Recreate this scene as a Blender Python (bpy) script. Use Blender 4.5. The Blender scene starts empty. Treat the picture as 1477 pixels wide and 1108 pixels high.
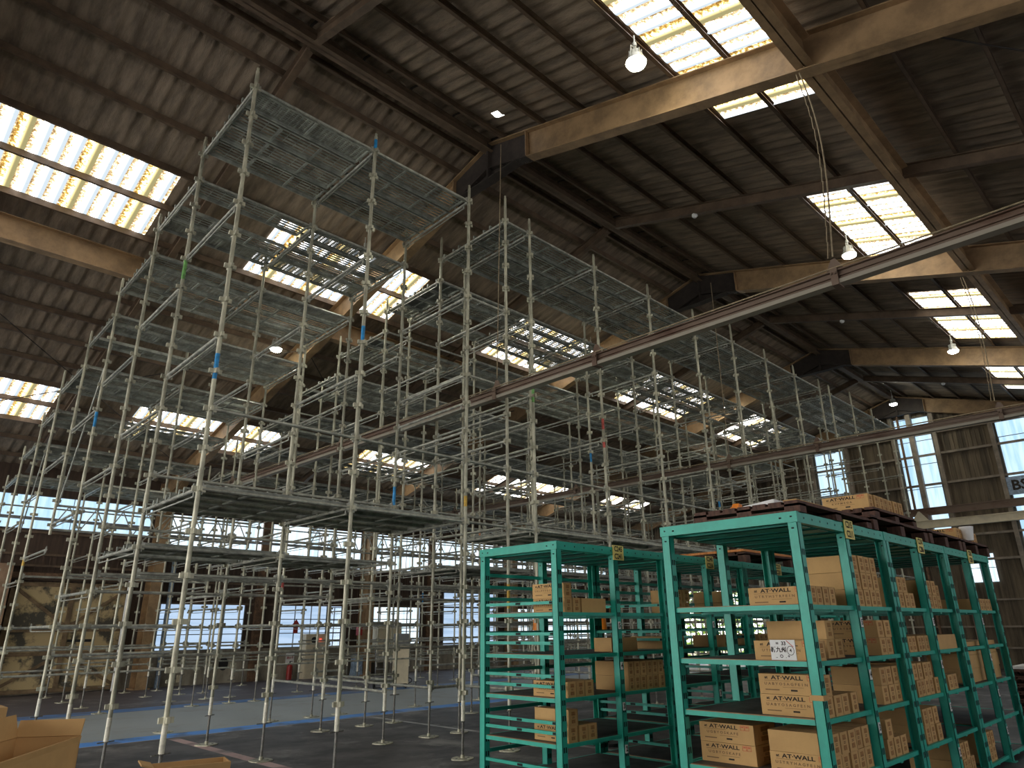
import bpy, math, random
import numpy as np
from mathutils import Matrix, Vector
random.seed(7)
SC = bpy.context.scene
COL = SC.collection
PI = math.pi

# ------------------------------------------------------------------ materials
def srgb(r, g, b):
    f = lambda c: (c/255/12.92) if c/255 <= .04045 else ((c/255+.055)/1.055)**2.4
    return (f(r), f(g), f(b), 1)

def mix(c, k):
    return (min(1, c[0]*k), min(1, c[1]*k), min(1, c[2]*k), 1)

def mat(name, col, rough=.6, metal=0, var=.25, scale=6, col2=None, bump=0, bscale=40, stretch=None, thresh=None, rnd=0, spec=.5):
    m = bpy.data.materials.new(name); m.use_nodes = True
    nt = m.node_tree; N = nt.nodes; L = nt.links
    b = N['Principled BSDF']
    b.inputs['Roughness'].default_value = rough; b.inputs['Metallic'].default_value = metal
    b.inputs['Specular IOR Level'].default_value = spec
    tc = N.new('ShaderNodeTexCoord'); mp = N.new('ShaderNodeMapping')
    if stretch: mp.inputs['Scale'].default_value = stretch
    oi = N.new('ShaderNodeObjectInfo')
    va = N.new('ShaderNodeVectorMath'); va.operation = 'ADD'
    vm = N.new('ShaderNodeVectorMath'); vm.operation = 'SCALE'; vm.inputs['Scale'].default_value = 37.0 if rnd else 0.0
    cb = N.new('ShaderNodeCombineXYZ'); L.new(oi.outputs['Random'], cb.inputs[0]); L.new(oi.outputs['Random'], cb.inputs[2])
    L.new(cb.outputs[0], vm.inputs[0]); L.new(tc.outputs['Object'], va.inputs[0]); L.new(vm.outputs[0], va.inputs[1])
    L.new(va.outputs[0], mp.inputs[0])
    nz = N.new('ShaderNodeTexNoise'); nz.inputs['Scale'].default_value = scale; nz.inputs['Detail'].default_value = 6
    nz.inputs['Roughness'].default_value = .65
    L.new(mp.outputs[0], nz.inputs['Vector'])
    cr = N.new('ShaderNodeValToRGB')
    a, c = mix(col, 1-var), (col2 if col2 else mix(col, 1+var))
    lo, hi = thresh if thresh else (.38, .62)
    cr.color_ramp.elements[0].position = lo; cr.color_ramp.elements[0].color = a if not col2 else col
    cr.color_ramp.elements[1].position = hi; cr.color_ramp.elements[1].color = c
    L.new(nz.outputs[0], cr.inputs[0])
    out = cr.outputs[0]
    if rnd:
        hs = N.new('ShaderNodeHueSaturation')
        ma = N.new('ShaderNodeMapRange'); ma.inputs[3].default_value = 1-rnd; ma.inputs[4].default_value = 1+rnd
        L.new(oi.outputs['Random'], ma.inputs[0]); L.new(ma.outputs[0], hs.inputs['Value']); L.new(out, hs.inputs['Color'])
        out = hs.outputs[0]
    L.new(out, b.inputs['Base Color'])
    if bump:
        n2 = N.new('ShaderNodeTexNoise'); n2.inputs['Scale'].default_value = bscale; n2.inputs['Detail'].default_value = 4
        L.new(mp.outputs[0], n2.inputs['Vector'])
        bp = N.new('ShaderNodeBump'); bp.inputs['Strength'].default_value = bump; bp.inputs['Distance'].default_value = .02
        L.new(n2.outputs[0], bp.inputs['Height']); L.new(bp.outputs[0], b.inputs['Normal'])
    return m

def emis(name, col, strength, col2=None, kind=None, scale=8, stretch=(1, 1, 1)):
    m = bpy.data.materials.new(name); m.use_nodes = True
    nt = m.node_tree; N = nt.nodes; L = nt.links
    N.remove(N['Principled BSDF'])
    e = N.new('ShaderNodeEmission'); e.inputs['Strength'].default_value = strength; e.inputs['Color'].default_value = col
    L.new(e.outputs[0], N['Material Output'].inputs[0])
    if col2:
        tc = N.new('ShaderNodeTexCoord'); mp = N.new('ShaderNodeMapping'); mp.inputs['Scale'].default_value = stretch
        L.new(tc.outputs['Object'], mp.inputs[0])
        nz = N.new('ShaderNodeTexNoise'); nz.inputs['Scale'].default_value = scale; nz.inputs['Detail'].default_value = 5
        L.new(mp.outputs[0], nz.inputs['Vector'])
        cr = N.new('ShaderNodeValToRGB')
        cr.color_ramp.elements[0].position = .35; cr.color_ramp.elements[0].color = col2
        cr.color_ramp.elements[1].position = .6; cr.color_ramp.elements[1].color = col
        L.new(nz.outputs[0], cr.inputs[0]); L.new(cr.outputs[0], e.inputs['Color'])
    return m

def skylight_mat():
    # dirty translucent corrugated plastic lit by the sky above it: white and amber sheets, speckled with grime
    m = bpy.data.materials.new('translucent_roof_sheet'); m.use_nodes = True
    nt = m.node_tree; N = nt.nodes; L = nt.links
    N.remove(N['Principled BSDF'])
    e = N.new('ShaderNodeEmission'); e.inputs['Strength'].default_value = SKY_S
    L.new(e.outputs[0], N['Material Output'].inputs[0])
    tc = N.new('ShaderNodeTexCoord')
    sx = N.new('ShaderNodeSeparateXYZ'); L.new(tc.outputs['Object'], sx.inputs[0])
    d = N.new('ShaderNodeMath'); d.operation = 'MULTIPLY'; d.inputs[1].default_value = 1/.96; L.new(sx.outputs[0], d.inputs[0])
    fr = N.new('ShaderNodeMath'); fr.operation = 'FRACT'; L.new(d.outputs[0], fr.inputs[0])
    gt = N.new('ShaderNodeMath'); gt.operation = 'GREATER_THAN'; gt.inputs[1].default_value = .77; L.new(fr.outputs[0], gt.inputs[0])
    # which side of every corrugation carries the dirt, and which the painted shading
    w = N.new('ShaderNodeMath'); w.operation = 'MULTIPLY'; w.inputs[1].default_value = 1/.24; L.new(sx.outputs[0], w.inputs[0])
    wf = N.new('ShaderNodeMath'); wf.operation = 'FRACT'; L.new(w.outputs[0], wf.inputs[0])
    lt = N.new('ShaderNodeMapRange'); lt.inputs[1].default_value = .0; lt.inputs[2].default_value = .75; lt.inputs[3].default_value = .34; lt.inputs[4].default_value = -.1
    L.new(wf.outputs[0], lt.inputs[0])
    nz = N.new('ShaderNodeTexNoise'); nz.inputs['Scale'].default_value = 20; nz.inputs['Detail'].default_value = 4; nz.inputs['Roughness'].default_value = .7
    L.new(tc.outputs['Object'], nz.inputs['Vector'])
    ad = N.new('ShaderNodeMath'); ad.operation = 'ADD'; L.new(nz.outputs[0], ad.inputs[0]); L.new(lt.outputs[0], ad.inputs[1])
    cr = N.new('ShaderNodeValToRGB'); els = cr.color_ramp.elements
    els[0].position = .53; els[0].color = (1, 1, 1, 1); els[1].position = .9; els[1].color = (.035, .02, .008, 1)
    x = els.new(.70); x.color = (.15, .115, .065, 1)
    L.new(ad.outputs[0], cr.inputs[0])
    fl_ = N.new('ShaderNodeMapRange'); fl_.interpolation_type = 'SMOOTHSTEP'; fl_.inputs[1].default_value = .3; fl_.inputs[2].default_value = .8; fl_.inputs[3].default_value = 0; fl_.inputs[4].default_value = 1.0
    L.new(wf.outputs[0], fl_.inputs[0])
    gx = N.new('ShaderNodeMixRGB'); gx.blend_type = 'MULTIPLY'; gx.inputs[2].default_value = (.068, .078, .086, 1)  # grey shading of one rib flank, painted into the glow
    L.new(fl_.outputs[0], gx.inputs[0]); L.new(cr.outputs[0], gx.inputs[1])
    mx = N.new('ShaderNodeMixRGB'); mx.blend_type = 'MULTIPLY'; mx.inputs[2].default_value = (.6, .46, .2, 1)
    L.new(gt.outputs[0], mx.inputs[0]); L.new(gx.outputs[0], mx.inputs[1])
    L.new(mx.outputs[0], e.inputs['Color'])
    return m

SKY_S, WIN_S = 6.2, 1.1
M = {}
M['roof'] = mat('asbestos_cement_sheet', srgb(130, 114, 95), .9, var=.32, scale=2.2, stretch=(3, .6, 1), bump=.3, bscale=30)
M['steel'] = mat('tan_painted_steel', srgb(150, 122, 88), .55, var=.25, scale=3, col2=None)
M['purlin'] = mat('brown_painted_steel', srgb(98, 80, 62), .6, var=.25, scale=4)
M['darksteel'] = mat('dark_brown_steel', srgb(52, 44, 38), .7, var=.3, scale=5)
M['galv'] = mat('weathered_galvanized_tube', srgb(178, 175, 154), .5, .35, var=.3, scale=9, rnd=.14, stretch=(1, 1, .35))
M['ledger'] = mat('galvanized_ledger_tube', srgb(166, 166, 154), .45, .45, var=.3, scale=8, rnd=.12)
M['plank'] = mat('galvanized_scaffold_plank', srgb(144, 147, 136), .5, .25, var=.35, scale=5, rnd=.15)
M['white_sleeve'] = mat('bright_sleeve_steel', srgb(222, 218, 200), .55, .1, var=.2, scale=12)
M['jack'] = mat('dull_jack_steel', srgb(120, 118, 112), .55, .4, var=.3, scale=14)
M['blue_band'] = mat('blue_paint_band', srgb(40, 140, 200), .5, var=.2, scale=14)
M['orange_band'] = mat('orange_paint_band', srgb(205, 140, 95), .6, var=.25, scale=14)
M['red_band'] = mat('faded_red_paint_band', srgb(190, 85, 75), .6, var=.25, scale=14)
M['green_band'] = mat('green_paint_band', srgb(110, 165, 90), .6, var=.25, scale=14)
M['yellow_band'] = mat('ochre_paint_band', srgb(205, 165, 70), .6, var=.25, scale=14)
M['rack'] = mat('turquoise_painted_steel', srgb(42, 172, 150), .42, var=.1, scale=7, rnd=.04)
M['rackdark'] = mat('black_slot', srgb(12, 22, 20), .8, var=.1)
M['shelf'] = mat('dark_grey_shelf_board', srgb(88, 84, 80), .65, var=.3, scale=6)
M['carton'] = mat('brown_corrugated_cardboard', srgb(200, 160, 104), .8, var=.06, scale=5, rnd=.08)
M['carton_in'] = mat('inside_of_cardboard', srgb(190, 145, 95), .85, var=.08, scale=5)
M['stamp'] = mat('brown_stamp_ink', srgb(160, 116, 68), .8, var=.25, scale=60)
M['ink'] = mat('black_print_ink', srgb(46, 38, 30), .8, var=.2, scale=60)
M['greyink'] = mat('thin_grey_print_ink', srgb(128, 98, 66), .8, var=.1, scale=60)
M['redink'] = mat('red_print_ink', srgb(205, 92, 70), .8, var=.2, scale=60)
M['paper'] = mat('white_paper', srgb(235, 235, 232), .7, var=.05, scale=8)
M['yellow'] = mat('pale_yellow_card', srgb(238, 220, 130), .6, var=.06, scale=9)
M['wood'] = mat('dark_red_brown_pallet', srgb(86, 58, 46), .75, var=.35, scale=6, stretch=(2, 8, 2))
M['orange_wood'] = mat('orange_plywood', srgb(205, 128, 62), .6, var=.2, scale=6, stretch=(1, 8, 1))
M['concrete'] = mat('stained_concrete_wall', srgb(146, 138, 122), .9, var=.4, scale=1.8, stretch=(1, 1, .35))
M['siding'] = mat('dark_brown_siding', srgb(74, 58, 46), .8, var=.3, scale=2.5, stretch=(4, 4, .4))
M['farsiding'] = mat('brown_corrugated_siding', srgb(98, 86, 68), .8, var=.45, scale=1.4, stretch=(3, 3, .25))
M['farsteel'] = mat('grey_brown_frame_steel', srgb(132, 120, 104), .6, var=.25, scale=3)
M['door'] = mat('peeling_cream_door_paint', srgb(186, 164, 120), .75, col2=srgb(76, 72, 60), scale=1.3, thresh=(.48, .56))
M['doorframe'] = mat('dirty_brown_door_frame', srgb(118, 98, 72), .8, var=.35, scale=3)
M['rust'] = mat('rusty_red_brown_steel', srgb(108, 82, 60), .75, var=.4, scale=6)
M['brownsteel'] = mat('brown_column_paint', srgb(150, 122, 96), .65, var=.22, scale=3)
M['cream'] = mat('cream_enamel', srgb(214, 202, 172), .5, var=.08, scale=4)
M['grey'] = mat('grey_plastic', srgb(120, 122, 122), .5, var=.12, scale=6)
M['black'] = mat('black_rubber', srgb(24, 24, 24), .6, var=.2)
M['red'] = mat('red_enamel', srgb(160, 40, 34), .4, var=.12, scale=8)
M['bluegrey'] = mat('blue_grey_tarp', srgb(150, 170, 190), .5, var=.3, scale=9)
M['rope'] = mat('beige_cable', srgb(140, 124, 98), .8, var=.2, scale=20)
M['lampmetal'] = mat('lamp_aluminium', srgb(196, 198, 190), .4, .3, var=.1)
M['leaf'] = mat('outdoor_leaves', srgb(120, 150, 60), .7, var=.4, scale=3)
M['orange'] = mat('orange_plastic', srgb(226, 130, 30), .5, var=.1)
M['hoist'] = mat('brown_rail_paint', srgb(112, 92, 76), .55, col2=srgb(84, 56, 38), scale=2.4, thresh=(.5, .7), stretch=(1, .5, 1))
M['railflange'] = mat('worn_pale_rail_flange', srgb(150, 142, 126), .5, col2=srgb(110, 86, 64), scale=1.8, thresh=(.56, .74), stretch=(1, .6, 1))
M['bluegate'] = mat('dark_gate_steel', srgb(40, 50, 66), .5, var=.2)
M['lens'] = emis('lamp_lens', (1, 1, .86, 1), 90)
M['redled'] = emis('red_indicator', (1, .06, .04, 1), 3)
M['pane'] = emis('daylit_frosted_pane', (.42, .56, .66, 1), WIN_S, (.26, .42, .58, 1), scale=1.2, stretch=(5, 5, .5))
M['panehot'] = emis('daylit_white_pane', (.62, .70, .76, 1), WIN_S*1.1, (.36, .50, .60, 1), scale=1.4, stretch=(6, 6, .5))
M['panedim'] = emis('daylit_blinded_pane', (.40, .52, .68, 1), WIN_S*.72, (.30, .42, .58, 1), scale=2, stretch=(.3, 1, 4))
M['panefill'] = emis('unseen_fill_pane', (.95, .96, 1, 1), WIN_S*2.0)
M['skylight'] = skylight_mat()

def floor_mat():
    m = mat('stained_dark_floor', srgb(80, 77, 76), .55, var=.5, scale=1.3, bump=.1, bscale=25, thresh=(.4, .6), spec=.35)
    nt = m.node_tree; N = nt.nodes; L = nt.links; b = N['Principled BSDF']
    src = b.inputs['Base Color'].links[0].from_socket
    tc = N.new('ShaderNodeTexCoord'); sp = N.new('ShaderNodeSeparateXYZ'); L.new(tc.outputs['Object'], sp.inputs[0])
    nz = N.new('ShaderNodeTexNoise'); nz.inputs['Scale'].default_value = 2.2; nz.inputs['Detail'].default_value = 8
    L.new(tc.outputs['Object'], nz.inputs['Vector'])
    def band(sock, lo, hi):
        a = N.new('ShaderNodeMath'); a.operation = 'GREATER_THAN'; a.inputs[1].default_value = lo; L.new(sock, a.inputs[0])
        c = N.new('ShaderNodeMath'); c.operation = 'LESS_THAN'; c.inputs[1].default_value = hi; L.new(sock, c.inputs[0])
        d = N.new('ShaderNodeMath'); d.operation = 'MULTIPLY'; L.new(a.outputs[0], d.inputs[0]); L.new(c.outputs[0], d.inputs[1])
        return d.outputs[0]
    def mul(a, k):
        d = N.new('ShaderNodeMath'); d.operation = 'MULTIPLY'; L.new(a, d.inputs[0])
        if isinstance(k, float): d.inputs[1].default_value = k
        else: L.new(k, d.inputs[1])
        return d.outputs[0]
    def over(src, fac, col):
        x = N.new('ShaderNodeMixRGB'); L.new(fac, x.inputs[0]); L.new(src, x.inputs[1]); x.inputs[2].default_value = col
        return x.outputs[0]
    wear = N.new('ShaderNodeValToRGB'); wear.color_ramp.elements[0].position = .38; wear.color_ramp.elements[1].position = .5
    wear.color_ramp.elements[0].color = (.35, .35, .35, 1)
    L.new(nz.outputs[0], wear.inputs[0])
    wk = wear.outputs[0]
    src = over(src, mul(band(sp.outputs[1], 12.6, 16.6), .85), srgb(172, 180, 182))          # grey-green walkway
    src = over(src, mul(band(sp.outputs[1], 16.6, 24), .8), srgb(96, 88, 92))
    src = over(src, mul(band(sp.outputs[1], 12.13, 12.6), wk), srgb(84, 156, 240))           # blue line near
    src = over(src, mul(band(sp.outputs[1], 12.08, 12.13), wk), srgb(170, 170, 190))
    src = over(src, mul(band(sp.outputs[1], 16.65, 17.3), wk), srgb(84, 128, 186))           # blue line far
    src = over(src, mul(mul(band(sp.outputs[0], 4.46, 4.62), band(sp.outputs[1], 5, 12)), wk), srgb(196, 164, 160))
    src = over(src, mul(mul(band(sp.outputs[0], 8.05, 8.16), band(sp.outputs[1], 4, 12)), wk), srgb(186, 184, 182))
    st = N.new('ShaderNodeTexNoise'); st.inputs['Scale'].default_value = .8; st.inputs['Detail'].default_value = 9; st.inputs['Roughness'].default_value = .75
    L.new(tc.outputs['Object'], st.inputs['Vector'])
    sr = N.new('ShaderNodeValToRGB'); sr.color_ramp.elements[0].position = .53; sr.color_ramp.elements[1].position = .62
    L.new(st.outputs[0], sr.inputs[0])
    src = over(src, mul(sr.outputs[0], .55), srgb(150, 147, 142))                              # pale spill stains
    L.new(src, b.inputs['Base Color'])
    return m
M['floor'] = floor_mat()

# ------------------------------------------------------------------ mesh building
class MB:
    def __init__(s): s.v = []; s.f = []; s.m = []; s.sm = []
    def add(s, vs, fs, mi=0, smooth=False):
        o = len(s.v); s.v += [tuple(p) for p in vs]
        for f in fs: s.f.append(tuple(o+i for i in f)); s.m.append(mi); s.sm.append(smooth)
        return s
    def box(s, x0, x1, y0, y1, z0, z1, mi=0):
        vs = [(x, y, z) for z in (z0, z1) for y in (y0, y1) for x in (x0, x1)]
        return s.add(vs, [(0, 2, 3, 1), (4, 5, 7, 6), (0, 1, 5, 4), (2, 6, 7, 3), (0, 4, 6, 2), (1, 3, 7, 5)], mi)
    def prism(s, pts, d, mi=0):            # polygon pts (3D) swept by vector d
        n = len(pts); q = [(p[0]+d[0], p[1]+d[1], p[2]+d[2]) for p in pts]
        return s.add(list(pts)+q, [tuple(range(n))[::-1], tuple(range(n, 2*n))]+[(i, (i+1) % n, n+(i+1) % n, n+i) for i in range(n)], mi)
    def tube(s, a, b, r, n=8, mi=0, r2=None, cap=True):
        a = Vector(a); b = Vector(b); d = (b-a).normalized()
        u = d.orthogonal().normalized(); w = d.cross(u); r2 = r if r2 is None else r2
        vs = [a+(u*math.cos(t)+w*math.sin(t))*r for t in [2*PI*i/n for i in range(n)]]
        vs += [b+(u*math.cos(t)+w*math.sin(t))*r2 for t in [2*PI*i/n for i in range(n)]]
        s.add(vs, [(i, (i+1) % n, n+(i+1) % n, n+i) for i in range(n)], mi, True)
        if cap: s.add(vs, [tuple(range(n))[::-1], tuple(range(n, 2*n))], mi)
        return s
    def cyl(s, x, y, z0, z1, r, n=8, mi=0, r2=None): return s.tube((x, y, z0), (x, y, z1), r, n, mi, r2)
    def quad(s, a, b, c, d, mi=0): return s.add([a, b, c, d], [(0, 1, 2, 3)], mi)
    def mesh(s, name, mats):
        me = bpy.data.meshes.new(name); me.from_pydata(s.v, [], s.f)
        for x in mats: me.materials.append(M[x] if isinstance(x, str) else x)
        me.polygons.foreach_set('material_index', s.m); me.polygons.foreach_set('use_smooth', s.sm)
        me.update(); return me

def link(name, data, parent=None, loc=(0, 0, 0), rot=(0, 0, 0), kind=None):
    o = bpy.data.objects.new(name, data); COL.objects.link(o)
    o.location = loc; o.rotation_euler = rot
    if parent: o.parent = parent
    if kind: o['kind'] = kind
    return o
def tag(o, label, cat, group=None):
    o['label'] = label; o['category'] = cat
    if group: o['group'] = group
    return o
def thing(name, label, cat, loc=(0, 0, 0), rz=0, group=None):
    return tag(link(name, None, None, loc, (0, 0, rz)), label, cat, group)
def struct(name, mb, mats): return link(name, mb.mesh(name, mats), kind='structure')
CACHE = {}
def cached(key, fn):
    if key not in CACHE: CACHE[key] = fn()
    return CACHE[key]

CAM = Vector((0, 0, 1.54))
TEXT = {}
def text_polys(body, size, sx=1.0):
    k = (body, size, sx)
    if k not in TEXT:
        cu = bpy.data.curves.new('t', 'FONT'); cu.body = body; cu.size = size; cu.align_x = 'CENTER'; cu.align_y = 'CENTER'; cu.resolution_u = 2; cu.offset = size*.028
        ob = bpy.data.objects.new('t', cu); COL.objects.link(ob)
        dg = bpy.context.evaluated_depsgraph_get(); dg.update()
        me = bpy.data.meshes.new_from_object(ob.evaluated_get(dg))
        TEXT[k] = ([(v.co.x*sx, v.co.y) for v in me.vertices], [tuple(p.vertices) for p in me.polygons])
        bpy.data.objects.remove(ob); bpy.data.curves.remove(cu); bpy.data.meshes.remove(me)
    return TEXT[k]
def put_text(mb, body, size, org, right, up, mi, sx=1.0):
    vs, fs = text_polys(body, size, sx); o = Vector(org); r = Vector(right); u = Vector(up)
    mb.add([o+r*x+u*y for x, y in vs], fs, mi)

# ------------------------------------------------------------------ the building
RY, RS = 7.98, .287
XA, XB = -10.0, 30.3
YL, YR = 23.2, -7.6
def rz(y, z0): return z0-RS*abs(y-RY)
FRAMES = [-7.55, -.05, 7.45, 14.95, 22.45, 29.95]

fl = MB(); fl.add([(XA-8, YR-1, 0), (XB, YR-1, 0), (XB, YL+.3, 0), (XA-8, YL+.3, 0)], [(0, 1, 2, 3)])
struct('floor', fl, ['floor'])

def corr(mb, x0, x1, y0, y1, z0, mi=0, pitch=.24, amp=.013, n=8, thick=.012, hole=None):
    # corrugated sheet running down the slope, sheets 4 waves wide lapping over each other
    st = pitch/n; k0 = math.floor(x0/st+.5); k1 = math.floor(x1/st+.5)
    ny = 1 if hole is None else 24
    rows = []
    for j in range(ny+1):
        y = y0+(y1-y0)*j/ny
        row = []
        for k in range(k0, k1+1):
            x = k*st; ph = 2*PI*x/pitch
            z = rz(y, z0)+amp*math.sin(ph)+amp*.35*math.sin(2*ph+.6)+.026*((x/.96) % 1.0)
            row.append((x, y, z))
        rows.append(row)
    nk = k1-k0+1
    vs = [p for r in rows for p in r]
    fs = []
    for j in range(ny):
        for i in range(nk-1):
            if hole:
                cx = (k0+i+.5)*st; cy = y0+(y1-y0)*(j+.5)/ny
                if ((cx-hole[0])/hole[2])**2+((cy-hole[1])/hole[3])**2 < 1: continue
            a = j*nk+i; fs.append((a, a+1, a+nk+1, a+nk))
    mb.add(vs, fs, mi, True)
SH = 10.39
SKR = [(-9, -5.9), (-2.2, 1.0), (5.28, 8.76), (11.95, 15.15), (17.86, 21.9), (24.5, 28.3)]
SKL = [(-9, -5.9), (-3.0, 3.12), (5.22, 8.86), (12.1, 15.5), (18.2, 21.9), (25.0, 28.0)]
SKL2 = [(-9, -5.9), (-2.0, 3.36), (5.3, 9.3), (12.3, 15.65), (18.3, 22.5), (25.4, 28.4)]
def gaps(rs):
    out = []; x = XA
    for a, b in rs: out.append((x, a)); x = b
    out.append((x, XB)); return out
YSR = (3.93, 2.48); YSL = (11.62, 13.34); YSL2 = (19.0, 20.72)
rf = MB()
corr(rf, XA, 6.3, RY, YSR[0], SH); corr(rf, 6.3, 7.4, RY, YSR[0], SH, hole=(6.9, 7.28, .13, .075)); corr(rf, 7.4, XB, RY, YSR[0], SH)
for a, b in gaps(SKR): corr(rf, a, b, *YSR, SH)
corr(rf, XA, XB, YSR[1], YR-.5, SH)
struct('ceiling', rf, ['roof'])
rl = MB()
corr(rl, XA, XB, RY, YSL[0], SH)
for a, b in gaps(SKL): corr(rl, a, b, *YSL, SH)
corr(rl, XA, XB, YSL[1], YSL2[0], SH)
for a, b in gaps(SKL2): corr(rl, a, b, *YSL2, SH)
corr(rl, XA, XB, YSL2[1], YL+.5, SH)
struct('ceiling_left', rl, ['roof'])
WN = [0]
def window(mb, mats):
    WN[0] += 1; return struct('window_%d' % WN[0], mb, mats)
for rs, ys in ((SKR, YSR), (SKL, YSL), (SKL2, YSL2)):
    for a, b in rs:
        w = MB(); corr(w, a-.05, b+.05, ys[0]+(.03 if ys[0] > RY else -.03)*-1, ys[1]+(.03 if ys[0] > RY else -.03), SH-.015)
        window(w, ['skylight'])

# ridge cap, purlins, beams
def ibeam_x(mb, x0, x1, y, zb, zt, fw, t=.014, mi=0):
    mb.box(x0, x1, y-fw/2, y+fw/2, zb, zb+t, mi); mb.box(x0, x1, y-fw/2, y+fw/2, zt-t, zt, mi); mb.box(x0, x1, y-t/2, y+t/2, zb, zt, mi)
rc = MB()
for s in (1, -1):
    rc.prism([(XA, RY, SH+.03), (XA, RY+.3*s, SH+.03-RS*.3), (XA, RY+.3*s, SH+.05-RS*.3), (XA, RY, SH+.05)], (XB-XA, 0, 0))
struct('ridge_cap', rc, ['darksteel'])
b = MB(); ibeam_x(b, XA, XB, RY, 10.06, 10.27, .17); struct('ridge_beam', b, ['purlin'])
for y in (2.2, 13.76):
    b = MB(); ibeam_x(b, XA, XB, y, rz(y, 9.72), rz(y, 10.2), .2); struct('longitudinal_beam', b, ['steel'])
PUR = [7.62, 6.62, 5.75, 4.9, 4.03, 3.19, 1.45, .58, -.28, -1.15, -2.02, -2.9, -3.77, -4.64, -5.5, -6.4, -7.2,
       8.34, 8.83, 9.71, 10.6, 11.5, 12.38, 13.3, 14.35, 15.25, 16.15, 17.05, 17.95, 18.85, 19.75, 20.65, 21.55, 22.5]
for y in PUR:
    z0, z1 = rz(y, 10.25), rz(y, 10.365); b = MB(); s = 1 if y > RY else -1
    b.box(XA, XB, y-.004, y+.004, z0, z1); b.box(XA, XB, min(y, y+.05*s), max(y, y+.05*s), z0, z0+.006); b.box(XA, XB, min(y, y+.05*s), max(y, y+.05*s), z1-.006, z1)
    b.box(XA, XB, y+.046*s, y+.05*s, z0, z0+.022)
    struct('roof_purlin', b, ['purlin'])

def sloped_i(mb, x, ya, yb, z_bot, z_top, fw, t=.018, mi=0):
    f = lambda y, z: (x, y, rz(y, z))
    for zz0, zz1, w in ((z_bot, z_bot+t, fw), (z_top-t, z_top, fw), (z_bot, z_top, t*.7)):
        p = [(x-w/2, ya, rz(ya, zz0)), (x-w/2, yb, rz(yb, zz0)), (x-w/2, yb, rz(yb, zz1)), (x-w/2, ya, rz(ya, zz1))]
        mb.prism(p, (w, 0, 0), mi)
for X in FRAMES:
    b = MB()
    for ye, s in ((YL-.15, 1), (YR+.15, -1)):
        sloped_i(b, X, RY, ye, 9.68, 10.25, .2)
        # haunch plate and bolted end plates at the ridge
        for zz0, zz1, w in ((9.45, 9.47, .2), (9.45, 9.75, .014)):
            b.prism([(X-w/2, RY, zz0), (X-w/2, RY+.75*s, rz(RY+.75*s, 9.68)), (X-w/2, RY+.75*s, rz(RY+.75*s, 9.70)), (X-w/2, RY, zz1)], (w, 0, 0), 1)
        b.prism([(X-.02, RY, 9.70), (X-.02, RY+1.0*s, rz(RY+1.0*s, 9.72)), (X-.02, RY+1.0*s, rz(RY+1.0*s, 10.22)), (X-.02, RY, 10.22)], (.04, 0, 0), 1)  # dark steel covers the web and lower flange near the ridge
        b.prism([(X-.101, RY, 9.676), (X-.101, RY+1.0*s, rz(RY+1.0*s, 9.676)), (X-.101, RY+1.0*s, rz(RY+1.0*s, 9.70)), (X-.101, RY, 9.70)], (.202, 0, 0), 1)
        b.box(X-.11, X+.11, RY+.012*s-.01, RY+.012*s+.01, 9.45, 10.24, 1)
        # splice plates, stiffeners
        for yy in (RY+1.0*s, RY+5.78*s):
            b.prism([(X-.1, yy, rz(yy, 9.7)), (X-.1, yy+.016, rz(yy, 9.7)), (X-.1, yy+.016, rz(yy, 10.23)), (X-.1, yy, rz(yy, 10.23))], (.2, 0, 0))
        for kk in range(6):
            for q in (-1, 1):
                yy = RY+(.35+.12*kk)*s; b.cyl(X+q*.06, yy, rz(yy, 9.68)-.02, rz(yy, 9.68), .014, 6, 1)
        # column: H section
        yc = ye-.26*s; zt = rz(yc, 10.2); t = .018
        b.box(X-.16, X+.16, yc-.26*s-t/2, yc-.26*s+t/2, 0, zt-.35); b.box(X-.16, X+.16, yc+.26*s-t/2, yc+.26*s+t/2, 0, zt); b.box(X-t/2, X+t/2, yc-.26, yc+.26, 0, zt)
        b.box(X-.22, X+.22, yc-.32, yc+.32, 0, .03)
        # knee haunch
        ya = yc-.26*s; yb = yc-1.5*s
        b.prism([(X-.1, ya, rz(ya, 9.7)-.65), (X-.1, yb, rz(yb, 9.7)), (X-.1, yb, rz(yb, 9.7)+.02), (X-.1, ya, rz(ya, 9.7)-.6)], (.2, 0, 0))
        b.prism([(X-.007, ya, rz(ya, 9.7)-.65), (X-.007, yb, rz(yb, 9.7)), (X-.007, ya, rz(ya, 9.7))], (.014, 0, 0))
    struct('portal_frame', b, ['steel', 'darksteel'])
for X in (-3.8, 3.7, 11.2, 18.7, 26.2):
    for ya, yb in ((RY-.1, YR), (RY+.1, YL-.3)):
        b = MB(); sloped_i(b, X, ya, yb, 10.03, 10.25, .11, .012); struct('secondary_rafter', b, ['purlin'])
for X0, X1 in ((7.6, 14.8), (-.0, 7.4), (15.1, 22.3)):
    for ya, yb in ((1.2, -5.5), (14.8, 21.5)):
        if X0 < 1 and ya < 5: continue
        for q in (0, 1):
            b = MB(); b.tube((X0 if q else X1, ya, rz(ya, 10.0)), (X1 if q else X0, yb, rz(yb, 10.0)), .011, 6); struct('brace_rod', b, ['darksteel'])

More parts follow.
